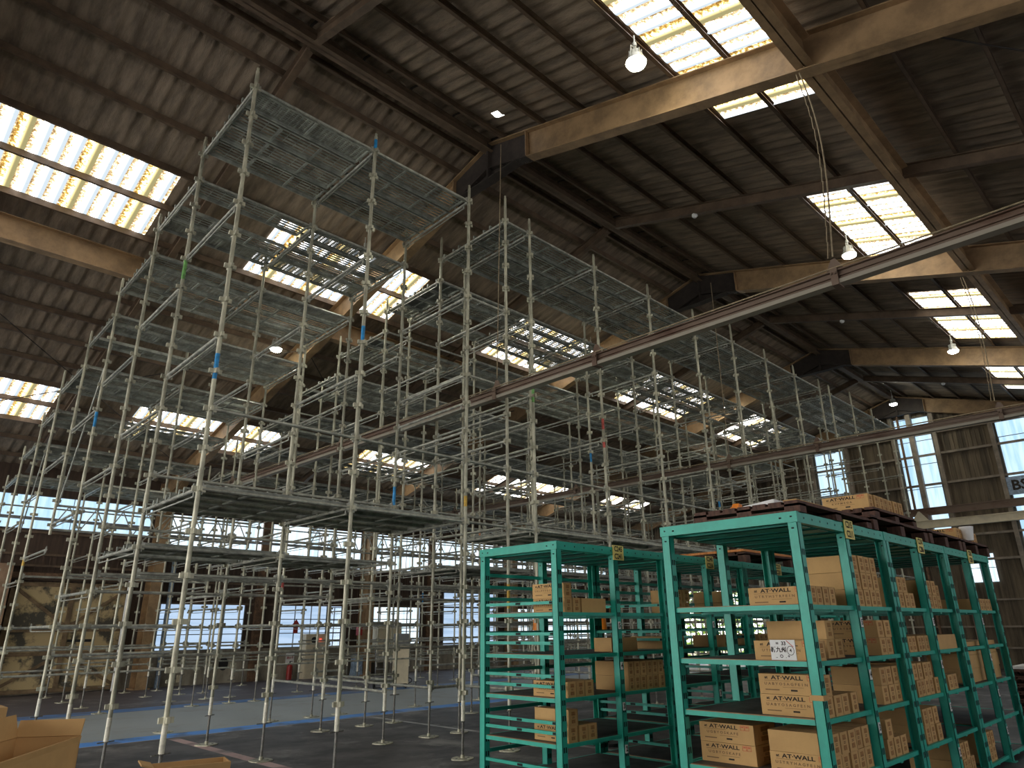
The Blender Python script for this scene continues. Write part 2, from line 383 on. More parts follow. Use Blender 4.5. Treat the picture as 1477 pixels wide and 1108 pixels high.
# left wall --------------------------------------------------------------
w = MB()
w.box(XA, XB, YL, YL+.25, 0, .96, 0)
w.box(XA, XB, YL, YL+.2, .96, 6.2, 1)
x = XA
while x < XB:                                   # ribs of the dark siding above the windows
    w.box(x, x+.05, YL-.02, YL, 2.45, 3.6, 1); x += .16
for zz in (2.37, 2.6, 3.0, 3.62): w.box(7.5, XB, YL-.07, YL, zz-.03, zz+.03, 2)
for zz in (2.95, 3.3, 3.6, 4.2): w.box(XA, 7.2, YL-.09, YL, zz-.03, zz+.03, 2)
w.box(XA, XB, YL-.05, YL, .93, .99, 0)
for X in (11.0, 18.2, 26.0): w.box(X-.16, X+.16, YL-.12, YL, .0, 5.4, 3)
w.box(8.63, 8.75, YL-.05, YL, .1, .3, 4)
w.prism([(10.02+.15*math.cos(2*PI*q/20), YL-.012, .56+.19*math.sin(2*PI*q/20)) for q in range(20)], (0, .012, 0), 5)
struct('wall_left', w, ['concrete', 'siding', 'purlin', 'rust', 'cream', 'black'])
def wall_window(x0, x1, z0, z1, nx, nz, pane, rail=.03, mid=None):
    w = MB(); w.quad((x0, YL-.03, z0), (x1, YL-.03, z0), (x1, YL-.03, z1), (x0, YL-.03, z1), 1)
    for i in range(nx+1):
        x = x0+(x1-x0)*i/nx; w.box(x-rail/2, x+rail/2, YL-.06, YL-.025, z0, z1)
    for i in range(nz+1):
        z = z0+(z1-z0)*i/nz; w.box(x0, x1, YL-.06, YL-.025, z-rail/2, z+rail/2)
    if mid: w.box(x0, x1, YL-.14, YL-.06, mid-.04, mid+.04)
    window(w, ['grey', pane])
for a, b_ in ((7.85, 10.5), (11.7, 14.15)): wall_window(a, b_, 1.0, 2.35, 4, 3, 'panedim', .025)
wall_window(13.55, 14.15, 1.0, 2.3, 2, 3, 'panehot', .025)
wall_window(15.2, 17.7, 1.0, 2.35, 4, 3, 'panehot')
wall_window(22.85, 25.8, 1.0, 2.35, 5, 4, 'panehot')
wall_window(26.3, 29.6, 1.0, 2.35, 5, 4, 'panehot')
wall_window(18.9, 21.9, .9, 2.95, 2, 1, 'panedim')
wall_window(XA, 7.2, 4.28, 5.2, 8, 1, 'pane', .014, 4.56)
for a, b_ in ((7.62, 14.8), (15.15, 22.3), (22.65, 29.8)): wall_window(a, b_, 3.68, 5.05, 4, 1, 'panehot', .014, 4.36)
# sliding door with cross braces, in the near bay
d = MB()
d.box(3.95, 6.9, YL-.16, YL-.1, .06, 2.86, 0)
for zz in (.1, 1.02, 1.62, 2.8): d.box(3.95, 6.9, YL-.21, YL-.16, zz-.05, zz+.05, 1)
for xx in (4.0, 5.42, 6.85): d.box(xx-.06, xx+.06, YL-.2, YL-.16, .06, 2.86, 1)
for (xa, za, xb, zb) in ((4.0, .15, 5.4, 1.0), (5.45, 1.0, 6.85, .15), (4.0, 2.75, 5.4, 1.7), (5.45, 1.7, 6.85, 2.75)):
    dx, dz = xb-xa, zb-za; n = math.hypot(dx, dz); ox, oz = -dz/n*.04, dx/n*.04
    d.prism([(xa+ox, YL-.2, za+oz), (xb+ox, YL-.2, zb+oz), (xb-ox, YL-.2, zb-oz), (xa-ox, YL-.2, za-oz)], (0, .04, 0), 1)
d.box(5.5, 6.1, YL-.17, YL-.155, 1.3, 1.37, 2)
struct('door_1', d, ['door', 'doorframe', 'black'])
d = MB(); d.box(3.5, 3.85, YL-.5, YL-.05, 0, 3.3, 0); struct('door_post', d, ['brownsteel'])
d = MB(); d.box(XA, 7.25, YL-.3, YL-.05, 2.95, 3.1, 0); struct('door_track', d, ['rust'])
d = MB(); d.box(.6, 3.4, YL-.16, YL-.1, .06, 2.86, 0); struct('door_2', d, ['doorframe'])

# far gable wall --------------------------------------------------------
def gable(y0, y1, z0, mb, mi=0):
    ys = [y0]+([RY] if y0 < RY < y1 else [])+[y1]
    mb.prism([(XB, y0, z0), (XB, y1, z0)]+[(XB, y, rz(y, SH+.07)) for y in ys[::-1]], (.2, 0, 0), mi)
w = MB()
GY0, GY1, GZ = 15.0, 19.3, 3.1
gable(YR, GY0, 0, w); gable(GY1, YL, 0, w); gable(GY0, GY1, GZ, w)
y = YR
while y < YL:
    if not GY0-.1 < y < GY1+.02: w.box(XB-.025, XB, y, y+.06, 0, rz(y, SH)-.1)
    else: w.box(XB-.025, XB, y, y+.06, GZ, rz(y, SH)-.1)
    y += .15
for zz in (3.7, 4.6, 5.1, 6.6, 7.75, 8.6): w.box(XB-.16, XB-.02, YR, YL, zz-.04, zz+.04, 1)
for zz in (2.3, 1.4, .7): w.box(XB-.12, XB-.02, YR, GY0-.1, zz-.03, zz+.03, 1)
for yy in (1.2, 3.6, 5.05, 6.9, 8.4, 10.3, 11.8, 14.8, 19.5): w.box(XB-.2, XB-.02, yy-.07, yy+.07, 0, rz(yy, 9.9), 1)
w.box(XB-.32, XB-.1, 7.6, 7.78, 3.5, rz(7.7, 9.9), 1); w.box(XB-.3, XB-.2, 8.05, 8.12, 0, 9.6, 2)
struct('wall_far', w, ['farsiding', 'farsteel', 'rust'])
def far_window(y0, y1, z0, zl, zr, pane, ny, nz):
    w = MB(); X = XB-.06
    w.add([(X, y0, z0), (X, y1, z0), (X, y1, zl), (X, y0, zr)], [(0, 1, 2, 3)], 1)
    zt = min(zl, zr)
    for i in range(ny+1):
        y = y0+(y1-y0)*i/ny; w.box(X-.05, X-.005, y-.016, y+.016, z0, zt)
    for i in range(nz+1):
        z = z0+(zt-z0)*i/nz; w.box(X-.05, X-.005, y0, y1, z-.01, z+.01)
    window(w, ['grey', pane])
far_window(10.45, 11.65, 4.0, 8.55, 8.5, 'pane', 2, 5)
far_window(7.02, 8.28, 4.6, 9.35, 9.3, 'pane', 2, 5)
far_window(1.4, 4.9, 3.9, 8.75, 8.0, 'pane', 4, 3)
far_window(5.9, 6.9, 2.9, 3.9, 3.9, 'panehot', 2, 2)
s = MB(); s.box(XB-.15, XB-.12, 3.6, 5.0, 5.85, 6.5, 0); put_text(s, 'BS', .5, (XB-.155, 4.6, 6.17), (0, -1, 0), (0, 0, 1), 1)
o = link('wall_sign', s.mesh('wall_sign', ['bluegrey', 'ink'])); tag(o, 'blue grey sign reading BS across the tall window in the far gable', 'sign')
# open mesh gate in the far wall and greenery outside
g = MB(); yy = GY0
while yy <= GY1+.01: g.box(XB-.02, XB+.02, yy-.022, yy+.022, .0, GZ); yy += (GY1-GY0)/14
for i in range(10): zz = GZ*i/9; g.box(XB-.02, XB+.02, GY0, GY1, zz-.022, zz+.022)
struct('door_3', g, ['bluegate'])
h = MB()
for i in range(5200):
    px = 34+random.random()*5; py = 8+random.random()*22; pz = random.random()**.8*4.6
    u = Vector((random.gauss(0, 1), random.gauss(0, 1), random.gauss(0, 1))).normalized()*(.1+.12*random.random()); v = u.orthogonal().normalized()*u.length*.6
    p = Vector((px, py, pz)); h.quad(p-u, p-v, p+u, p+v)
o = link('hedge', h.mesh('hedge', ['leaf']), kind='stuff'); tag(o, 'yellow green bushes outside beyond the mesh gate in the far wall', 'bushes')
e = MB(); e.add([(XB, 0, -.02), (60, 0, -.02), (60, 40, -.02), (XB, 40, -.02)], [(0, 1, 2, 3)]); struct('ground', e, ['concrete'])
w = MB(); w.box(XA, XB, YR-.2, YR, 0, .96, 0); w.box(XA, XB, YR-.2, YR, .96, 6, 1); struct('wall_right', w, ['concrete', 'siding'])
for a, b_ in ((-9, -.4), (.4, 7), (8, 14.5), (15.5, 22), (23, 29.5)):
    w = MB(); w.quad((a, YR+.03, 3.2), (b_, YR+.03, 3.2), (b_, YR+.03, 4.8), (a, YR+.03, 4.8), 1); w.box(a, b_, YR, YR+.05, 3.15, 3.2); w.box(a, b_, YR, YR+.05, 4.8, 4.85); window(w, ['grey', 'panefill'])  # unseen glowing panes, added as fill for the racks' right faces
w = MB(); w.box(XA-.2, XA, YR, .5, 0, 7.6); w.prism([(XA, .5, 5.6), (XA, YL, 5.6), (XA, YL, rz(YL, SH)), (XA, RY, SH), (XA, .5, rz(.5, SH))], (-.2, 0, 0)); struct('wall_back_blocker', w, ['siding'])  # unseen wall piece and header, added to cut light from behind

# ------------------------------------------------------------------ crane rails slung across the hall
for X, lab in ((6.76, 'long tan lifting rail slung across the hall between the near scaffold towers'),
               (13.75, 'thin rusty lifting rail crossing the middle of the long scaffold tower')):
    t = thing('lifting_rail', lab, 'rail', (X, 0, 4.77), group='lifting rails')
    b = MB(); y0, y1 = YR+.4, YL-2
    b.box(-.05, .05, y0, y1, 0, .012, 1); b.box(-.045, .045, y0, y1, .148, .16); b.box(-.005, .005, y0, y1, .01, .15)
    b.box(-.055, -.045, y0, y1, .0, .045, 1); b.box(-.03, -.005, y0, y1, .09, .105); link('rail_beam', b.mesh('rail_beam', ['hoist', 'railflange']), t)
    for yy in (2.1, 5.2, 7.12, 11.5, 16.4):
        c = MB(); c.box(-.07, .07, yy-.035, yy+.035, -.014, .0); c.box(-.07, -.057, yy-.035, yy+.035, 0, .17); c.box(.055, .07, yy-.035, yy+.035, 0, .17); c.prism([(-.015, yy-.09, .16), (-.015, yy+.09, .16), (-.015, yy+.02, .3), (-.015, yy-.02, .3)], (.03, 0, 0))
        for q in (-.02, .02): c.cyl(-.075, yy+q, .1, .125, .012, 6)
        link('clamp', c.mesh('clamp', ['hoist']), t)
    c = MB(); c.tube((-.04, y0, .185), (-.04, y1, .185), .009, 5); c.tube((-.01, y0, .2), (-.01, y1, .2), .007, 5); link('power_cable', c.mesh('power_cable', ['rope']), t)
t = thing('crane_girder', 'pale heavy girder crossing low in front of the far gable windows', 'girder', (28.6, 0, 4.78))
b = MB(); y0, y1 = YR+.4, 11.0
b.box(-.09, .09, y0, y1, 0, .018, 1); b.box(-.09, .09, y0, y1, .262, .28, 1); b.box(-.006, .006, y0, y1, .018, .262, 1)
link('main_beam', b.mesh('main_beam', ['hoist', 'cream']), t)
b = MB(); b.box(.25, .37, y0, y1, .5, .53); b.box(.25, .37, y0, y1, .74, .77); b.box(.3, .31, y0, y1, .53, .74)
for yy in (-5, -1, 3, 7.4, 10.6): b.box(.0, .4, yy-.06, yy+.06, .28, .52)
link('walkway_rail', b.mesh('walkway_rail', ['hoist']), t)
b = MB(); b.prism([(-.1, 7.3, .28), (-.1, 7.85, .28), (-.1, 7.6, .62), (-.1, 7.55, .62)], (.03, 0, 0)); link('bracket', b.mesh('bracket', ['cream']), t)
def rope(a, b, sag, label, twin=False):
    mb = MB(); a = Vector(a); b = Vector(b); n = 14; pts = []
    for i in range(n+1):
        t = i/n; p = a.lerp(b, t); p.y += sag*math.sin(PI*t)*(1-t*.4); pts.append(p)
    for p, q in zip(pts, pts[1:]): mb.tube(p, q, .0085, 6)
    if twin:
        for p, q in zip(pts[0:], pts[1:]): mb.tube(p+Vector((0, .04, .0)), q+Vector((0, .05, 0)), .006, 6)
    o = link('suspension_cable', mb.mesh('suspension_cable', ['rope'])); tag(o, label, 'cable', 'cables holding the lifting rails')
rope((7.35, 2.27, 8.0), (6.76, 2.1, 5.1), -.12, 'slack pair of cables dropping from the nearest roof beam to the tan rail', True)
rope((7.0, 7.25, 9.6), (6.76, 7.12, 5.1), .0, 'straight cable hanging between the two nearest scaffold towers')
rope((14.85, 2.32, 7.95), (13.75, 2.15, 5.1), -.08, 'slack cable from the second roof beam to the thin rusty rail', True)
rope((14.2, 7.3, 9.5), (13.75, 7.12, 5.1), .0, 'thin straight cable hanging inside the long scaffold tower')

# ------------------------------------------------------------------ lamps
def lamp_parts():
    c = MB(); c.cyl(0, 0, .28, .34, .03, 8); c.tube((-.13, 0, .02), (-.09, 0, .24), .008, 6); c.tube((.13, 0, .02), (.09, 0, .24), .008, 6); c.tube((-.09, 0, .24), (.09, 0, .24), .008, 6); c.cyl(0, 0, .22, .29, .02, 8)
    h = MB(); h.cyl(0, 0, .0, .1, .14, 20, 0, .1); h.cyl(0, 0, .1, .19, .085, 16, 0, .07)
    for i in range(10):
        a = 2*PI*i/10; h.box(.085*math.cos(a)-.006, .085*math.cos(a)+.006, .085*math.sin(a)-.006, .085*math.sin(a)+.006, .1, .19)
    l = MB(); n = 20
    for k, (r0, z0, r1, z1) in enumerate(((.135, .0, .12, -.035), (.12, -.035, .07, -.06), (.07, -.06, .001, -.07))):
        l.tube((0, 0, z0), (0, 0, z1), r0, n, 0, r1, cap=False)
    return [('hanger', c.mesh('hanger', ['lampmetal'])), ('housing', h.mesh('housing', ['lampmetal'])), ('lens', l.mesh('lens', ['lens']))]
LP = lamp_parts()
LAMPS = [(6.31, 3.93, 8.62, 'brightest round hanging lamp, beside the nearest skylight on the right roof slope'),
         (13.61, 3.91, 8.62, 'round hanging lamp just above the long tan lifting rail'),
         (21.07, 3.93, 8.6, 'round hanging lamp below the third skylight of the right roof slope'),
         (28.6, 7.7, 9.6, 'round hanging lamp at the far end of the ridge, above the gable window'),
         (6.71, 14.69, 7.85, 'round hanging lamp behind the stepped decks of the nearest tower'),
         (6.77, 11.14, 8.86, 'round hanging lamp shining through the planks of the nearest tower'),
         (21.8, 11.22, 8.85, 'small far lamp seen through the upper planks of the long tower'),
         (14.33, 11.22, 8.85, 'lamp peeping through the planks just above the tan rail')]
for x, y, z, lab in LAMPS:
    t = thing('high_bay_lamp', lab, 'lamp', (x, y, z), group='hanging high bay lamps')
    for n, me in LP: link(n, me, t)
    zt = rz(y, 10.25)-z
    if zt > .36:
        s = MB(); s.cyl(0, 0, .33, zt, .012, 6); link('stem', s.mesh('stem', ['lampmetal']), t)
for i, (x, y, lab) in enumerate(((11.2, 5.93, 'first'), (18.7, 5.88, 'second'), (26.2, 5.4, 'third'))):
    d = MB(); z = rz(y, 10.03)-.07; d.cyl(x, y, z+.03, z+.07, .06, 14); d.cyl(x, y, z, z+.03, .035, 14, 0, .055)
    o = link('heat_detector', d.mesh('heat_detector', ['paper'])); tag(o, 'small white round detector under the %s light roof rafter from the front' % lab, 'detector', 'detectors on the roof')

# ------------------------------------------------------------------ scaffolding
STEP = .435
ROWS = [7.34, 9.15, 10.98, 12.85, 14.7, 16.75, 18.2, 20.0, 21.8]
SHEAR = .031
def sx(x, y): return x+SHEAR*(y-7.34)
def top(k): return 8.16-STEP*k
BANDS = {}
def pole_mesh(zb, zt, kt, bands=()):
    def make():
        b = MB(); n = 10; r = .0245
        cuts = [(zb, zt, 0)]
        for z0, z1, mi in bands:
            cuts = [c for a, e, m in cuts for c in (((a, z0, m), (z0, z1, mi), (z1, e, m)) if a < z0 and e > z1 else ((a, e, m),))]
        for a, e, m in cuts: b.cyl(0, 0, a, e, r, n, m)
        b.cyl(0, 0, zt, zt+.05, .019, 8, 0)
        z = kt
        while z > zb+.15:
            b.cyl(0, 0, z-.028, z+.026, .033, 10, 0)
            for a, e in ((1, 0), (-1, 0), (0, 1), (0, -1)):
                px, py = a*.048, e*.048; b.box(px-.015-.006*abs(a), px+.015+.006*abs(a), py-.015-.006*abs(e), py+.015+.006*abs(e), z-.03, z+.022, 0)
            z -= STEP
        z = kt+.1-STEP*4                       # sleeve joints
        while z > zb+.6:
            b.cyl(0, 0, z-.11, z+.11, .0275, 10, 0); z -= STEP*4
        if zb < 1: b.cyl(0, 0, zb-.02, zb+.22, .0262, 10, 1)
        return b.mesh('pole', ['galv', 'white_sleeve', 'blue_band', 'orange_band', 'red_band', 'green_band', 'yellow_band'])
    return cached(('pole', zb, zt, kt, tuple(bands)), make)
def jack_mesh(zb):
    def make():
        b = MB(); b.cyl(0, 0, .006, zb+.02, .0165, 8); b.cyl(0, 0, zb-.03, zb-.018, .026, 8); b.tube((-.1, 0, zb-.024), (.1, 0, zb-.024), .007, 6)
        n = 12; s = .135
        pts = [(s*1.15*math.cos(2*PI*i/n+.26), s*1.15*math.sin(2*PI*i/n+.26)) for i in range(n)]
        pts = [(max(-s, min(s, x)), max(-s, min(s, y))) for x, y in pts]
        b.prism([(x, y, 0) for x, y in pts], (0, 0, .012), 1)
        b.cyl(0, 0, .012, .05, .026, 8, 1)
        for q, w in ((.06, .06), (-.06, .06), (.06, -.06), (-.06, -.06)): b.cyl(q, w, .012, .017, .016, 8, 0)
        return b.mesh('base_jack', ['jack', 'galv'])
    return cached(('jack', zb), make)
def bar_mesh(L, r=.0205, flat=False):
    L = round(L, 3)
    def make():
        b = MB()
        if flat: b.box(.03, L-.03, -.022, .022, -.022, .022)
        else: b.tube((.035, 0, 0), (L-.035, 0, 0), r, 8)
        for a, s in ((.05, 1), (L-.05, -1)):
            b.box(a-.02, a+.02, -.009, .009, -.035, .05); b.box(a-.006-.012*s, a+.006-.012*s, -.006, .006, -.06, .065)
        return b.mesh('ledger', ['ledger'])
    return cached(('bar', L, flat), make)
def transom_mesh(L):
    L = round(L, 3)
    def make():
        b = MB(); b.tube((.035, 0, 0), (L-.035, 0, 0), .0205, 8)
        b.box(.12, L-.12, -.008, .008, -.075, -.062); b.box(.12, .14, -.006, .006, -.07, 0); b.box(L-.14, L-.12, -.006, .006, -.07, 0)
        for a, s in ((.05, 1), (L-.05, -1)):
            b.box(a-.02, a+.02, -.009, .009, -.035, .05); b.box(a-.006-.012*s, a+.006-.012*s, -.006, .006, -.06, .065)
        return b.mesh('transom', ['ledger'])
    return cached(('tr', L), make)
def plank_mesh(L, W, kind=0):
    L = round(L, 2); W = round(W, 3)
    def make():
        b = MB(); z = .035
        for s in (-1, 1):
            y = s*(W/2-.012); b.box(.05, L-.05, y-.012, y+.012, z-.05, z+.006)
        if kind == 0:
            n = 5; p = (W-.05)/n
            for i in range(n):
                y = -W/2+.025+p*(i+.5); b.box(.05, L-.05, y-p*.27, y+p*.27, z-.004, z)
        else:
            n = 9; p = (W-.05)/n
            for i in range(n):
                y = -W/2+.025+p*(i+.5); b.box(.05, L-.05, y-p*.36, y+p*.36, z-.004, z-.001)
            for j in range(24):
                x = .1+(L-.2)*j/23; b.box(x-.012, x+.012, -W/2+.03, W/2-.03, z-.010, z-.004)
        for f in ((.33, .67) if kind == 0 else (.5,)): b.box(L*f-.018, L*f+.018, -W/2+.012, W/2-.012, z-.045, z-.03)
        for j in range(11):
            x = .1+(L-.2)*j/10; b.box(x-.005, x+.005, -W/2+.02, W/2-.02, z-.008, z-.004)
        for x in (.05, L-.05): b.box(x-.012, x+.012, -W/2+.01, W/2-.01, z-.04, z)
        for x, s in ((.0, 1), (L, -1)):
            for y in (-W/2+.07, W/2-.07):
                b.box(min(x-.03*s, x+.06*s), max(x-.03*s, x+.06*s), y-.016, y+.016, z-.004, z+.014); b.box(min(x-.034*s, x-.02*s), max(x-.034*s, x-.02*s), y-.016, y+.016, z-.05, z+.014)
        return b.mesh('deck_plank', ['plank'])
    return cached(('pl', L, W, kind), make)

def add_parts(root, name, items, cap=100):
    """items: (mesh, world loc, rotation about z); the nearest ones are parts, what is left over is one part"""
    ro = root.location
    items = sorted(items, key=lambda t: (Vector(t[1])-CAM).length)
    out = []
    for me, loc, r in items[:cap]:
        rot = r if isinstance(r, tuple) else (0, 0, r)
        out.append(link(name, me, root, Vector(loc)-ro, rot))
    rest = items[cap:]
    if rest:
        V = []; Fc = []; MI = []; off = 0; mats = None
        for me, loc, r in rest:
            rot = r if isinstance(r, tuple) else (0, 0, r)
            n = len(me.vertices); a = np.empty(n*3, np.float32); me.vertices.foreach_get('co', a); a = a.reshape(-1, 3)
            from mathutils import Euler
            Rm = np.array(Euler(rot).to_matrix()); a = a@Rm.T+np.array(Vector(loc)-ro)
            V.append(a); mats = me.materials
            for p in me.polygons: Fc.append(tuple(i+off for i in p.vertices)); MI.append(p.material_index)
            off += n
        V = np.concatenate(V)
        me = bpy.data.meshes.new(name); me.from_pydata(V.tolist(), [], Fc)
        for m in mats: me.materials.append(m)
        me.polygons.foreach_set('material_index', MI); me.update()
        link(name, me, root, kind='stuff')
    return out

def scaffold(xs, label, deck_low, ties=(), seed=0, last_bay_skip=0, braces=()):
    rnd = random.Random(seed)
    root = thing('scaffold_tower', label, 'scaffold', (xs[0], ROWS[0], 0))
    poles = []; jz = []
    for i, x in enumerate(xs):
        for k, y in enumerate(ROWS):
            kt = top(max(0, k-1)); zt = kt+(.26 if rnd.random() < .8 else .45)
            zb = .40+.12*rnd.random() if k != 4 else 3.2; zb = round(zb, 2)
            bd = BANDS.get((round(x, 2), k), ())
            if not bd and rnd.random() < .13:
                z0 = round(1.5+rnd.random()*4, 1)
                if z0+.4 < zt: bd = ((z0, z0+round(.2+.15*rnd.random(), 2), rnd.choice((2, 3, 4, 5, 2, 6))),)
            poles.append((pole_mesh(zb, round(zt, 2), kt, bd), (sx(x, y), y, 0), 0)); jz.append((sx(x, y), y, zb))
    for o in add_parts(root, 'pole', poles, 400):
        X = o.location.x+root.location.x; Y = o.location.y+root.location.y
        zb = [q for q in jz if abs(q[0]-X) < 1e-3 and abs(q[1]-Y) < 1e-3][0][2]
        if zb < 1: link('base_jack', jack_mesh(zb), o, (0, 0, 0), (0, 0, rnd.random()*.6))
    tr = []; ld = []; pk = []; bt = []
    for k in range(8):
        ya, yb = ROWS[k], ROWS[k+1]
        for i, x in enumerate(xs):
            xa, xb = sx(x, ya), sx(x, yb); L = math.hypot(xb-xa, yb-ya); a = math.atan2(yb-ya, xb-xa)
            z = top(k); j = 0
            while z > 1.3:
                tr.append((transom_mesh(L), (xa, ya, z), a)); z -= STEP*4
            if k == 0 and i in (0, len(xs)-1, 1) and x > 5: tr.append((transom_mesh(L), (xa, ya, top(0)-STEP*9), a)); tr.append((transom_mesh(L), (xa, ya, top(0)-STEP*7), a))
            if k not in (3, 4) and (k > 4 or x > 6) and rnd.random() < .3: bt.append((bar_mesh(L), (xa, ya, .68), a))
        for i in range(len(xs)-1):
            La = xs[i+1]-xs[i]
            levels = [top(k)]+[top(k)-STEP*4*3 for _ in (0,) if k in deck_low and La > 1]
            for li, z in enumerate(levels):
                n = 4 if (yb-ya) > 1.6 else 3; pw = (yb-ya-.06)/n
                for q in range(n):
                    if k > 0 and rnd.random() < .1: continue
                    y = ya+.03+pw*(q+.5)
                    kind = 1 if rnd.random() < (.05 if k == 0 else .3) else 0
                    pk.append((plank_mesh(La-.02, pw-.035, kind), (sx(xs[i], y)+.01, y, z+.02), 0))
    for k, y in enumerate(ROWS):
        zs = [top(k), top(0)-STEP*10-STEP*k, top(0)-STEP*12-STEP*k]
        if k < 8: pass
        if k >= 2: zs += [1.22, 1.65, .79]
        if k in (1, 2, 3, 5): zs += [2.1+.1*k]
        if k == 0: zs += []
        zs = sorted({round(z, 2) for z in zs if z > .7 and not (k == 4 and z < 3.3)})
        zz = []
        for z in zs:
            if not zz or z-zz[-1] > .2: zz.append(z)
        for i in range(len(xs)-1):
            L = xs[i+1]-xs[i]
            for z in zz:
                if k >= 2 and z < 2 and rnd.random() < .25: continue
                ld.append((bar_mesh(L), (sx(xs[i], y), y, z), 0))
            if L < 1 and k != 4: ld.append((bar_mesh(L), (sx(xs[i], y), y, .68), 0))
    for (xa, xb, k, z) in ties:
        y = ROWS[k]; ld.append((bar_mesh(xb-xa), (sx(xa, y), y, z), 0))
    add_parts(root, 'transom', tr+bt); add_parts(root, 'ledger', ld); add_parts(root, 'deck_plank', pk)
    bs = []
    for a, e in braces:
        a = Vector(a); e = Vector(e); b = MB(); b.tube((0, 0, 0), e-a, .0135, 6)
        bs.append((b.mesh('diagonal_brace', ['ledger']), a, 0))
    # light lattice girders carrying the rows that hang above the walkway
    for i in range(len(xs)-1):
        L = xs[i+1]-xs[i]
        if L < 1: continue
        b = MB(); b.tube((0, 0, 0), (L, 0, 0), .0205, 8); b.tube((0, 0, .43), (L, 0, .43), .0205, 8)
        for q in range(4):
            b.tube((L*q/4, 0, 0), (L*(q+.5)/4, 0, .43), .011, 6); b.tube((L*(q+.5)/4, 0, .43), (L*(q+1)/4, 0, 0), .011, 6)
        link('lattice_girder', b.mesh('lattice_girder', ['ledger']), root, Vector((sx(xs[i], ROWS[4]), ROWS[4]+.05, 3.3))-root.location)
    if bs: add_parts(root, 'diagonal_brace', bs)
    return root

BANDS[(2.69, 0)] = ((4.15, 4.45, 2), (4.45, 4.7, 6))
BANDS[(2.69, 1)] = ((6.1, 6.5, 5),)
BANDS[(4.52, 0)] = ((8.2, 8.36, 2), (5.1, 5.35, 2))
BANDS[(6.35, 0)] = ((3.1, 3.3, 6),)
BANDS[(6.35, 1)] = ((3.3, 3.7, 2),)
BANDS[(7.78, 0)] = ((5.0, 5.4, 5),)
BANDS[(9.6, 0)] = ((4.55, 5.1, 4),)
X1 = [2.69, 4.52, 6.35]
X2 = [7.18, 7.78, 9.6, 11.42, 13.22, 15.0, 16.76, 18.5, 20.22]
X3 = [20.97, 22.75, 24.57, 26.4]
E3 = lambda y, z: (sx(2.72, y), y, z)
scaffold(X1, 'nearest grey scaffold tower with three pole frames, stepped down toward the left wall', (0, 1),
         seed=1, braces=[(E3(12.83, 6.3), E3(14.7, 3.7)), (E3(14.75, 6.0), E3(14.7, 3.75)), (E3(16.8, 5.9), E3(18.2, 3.6)), ((sx(6.3, 16.75), 16.75, 5.2), (sx(4.6, 16.75), 16.75, 3.2))])
scaffold(X2, 'long middle grey scaffold tower running down the hall behind the first lifting rail', (0, 1),
         ties=[(6.35, 7.18, 0, z) for z in (6.42, 5.12, 3.81, 2.94)]+[(6.35, 7.18, 1, 4.2), (6.35, 7.18, 2, 3.4), (20.22, 20.97, 0, 2.94)], seed=2,
         braces=[((sx(9.6, 12.85), 12.85, 4.4), (sx(11.42, 12.85), 12.85, 3.0)), ((sx(13.2, 14.7), 14.7, 4.2), (sx(15, 14.7), 14.7, 3.2))])
scaffold(X3, 'farthest grey scaffold tower, lower, standing in front of the gable windows', (), seed=3)

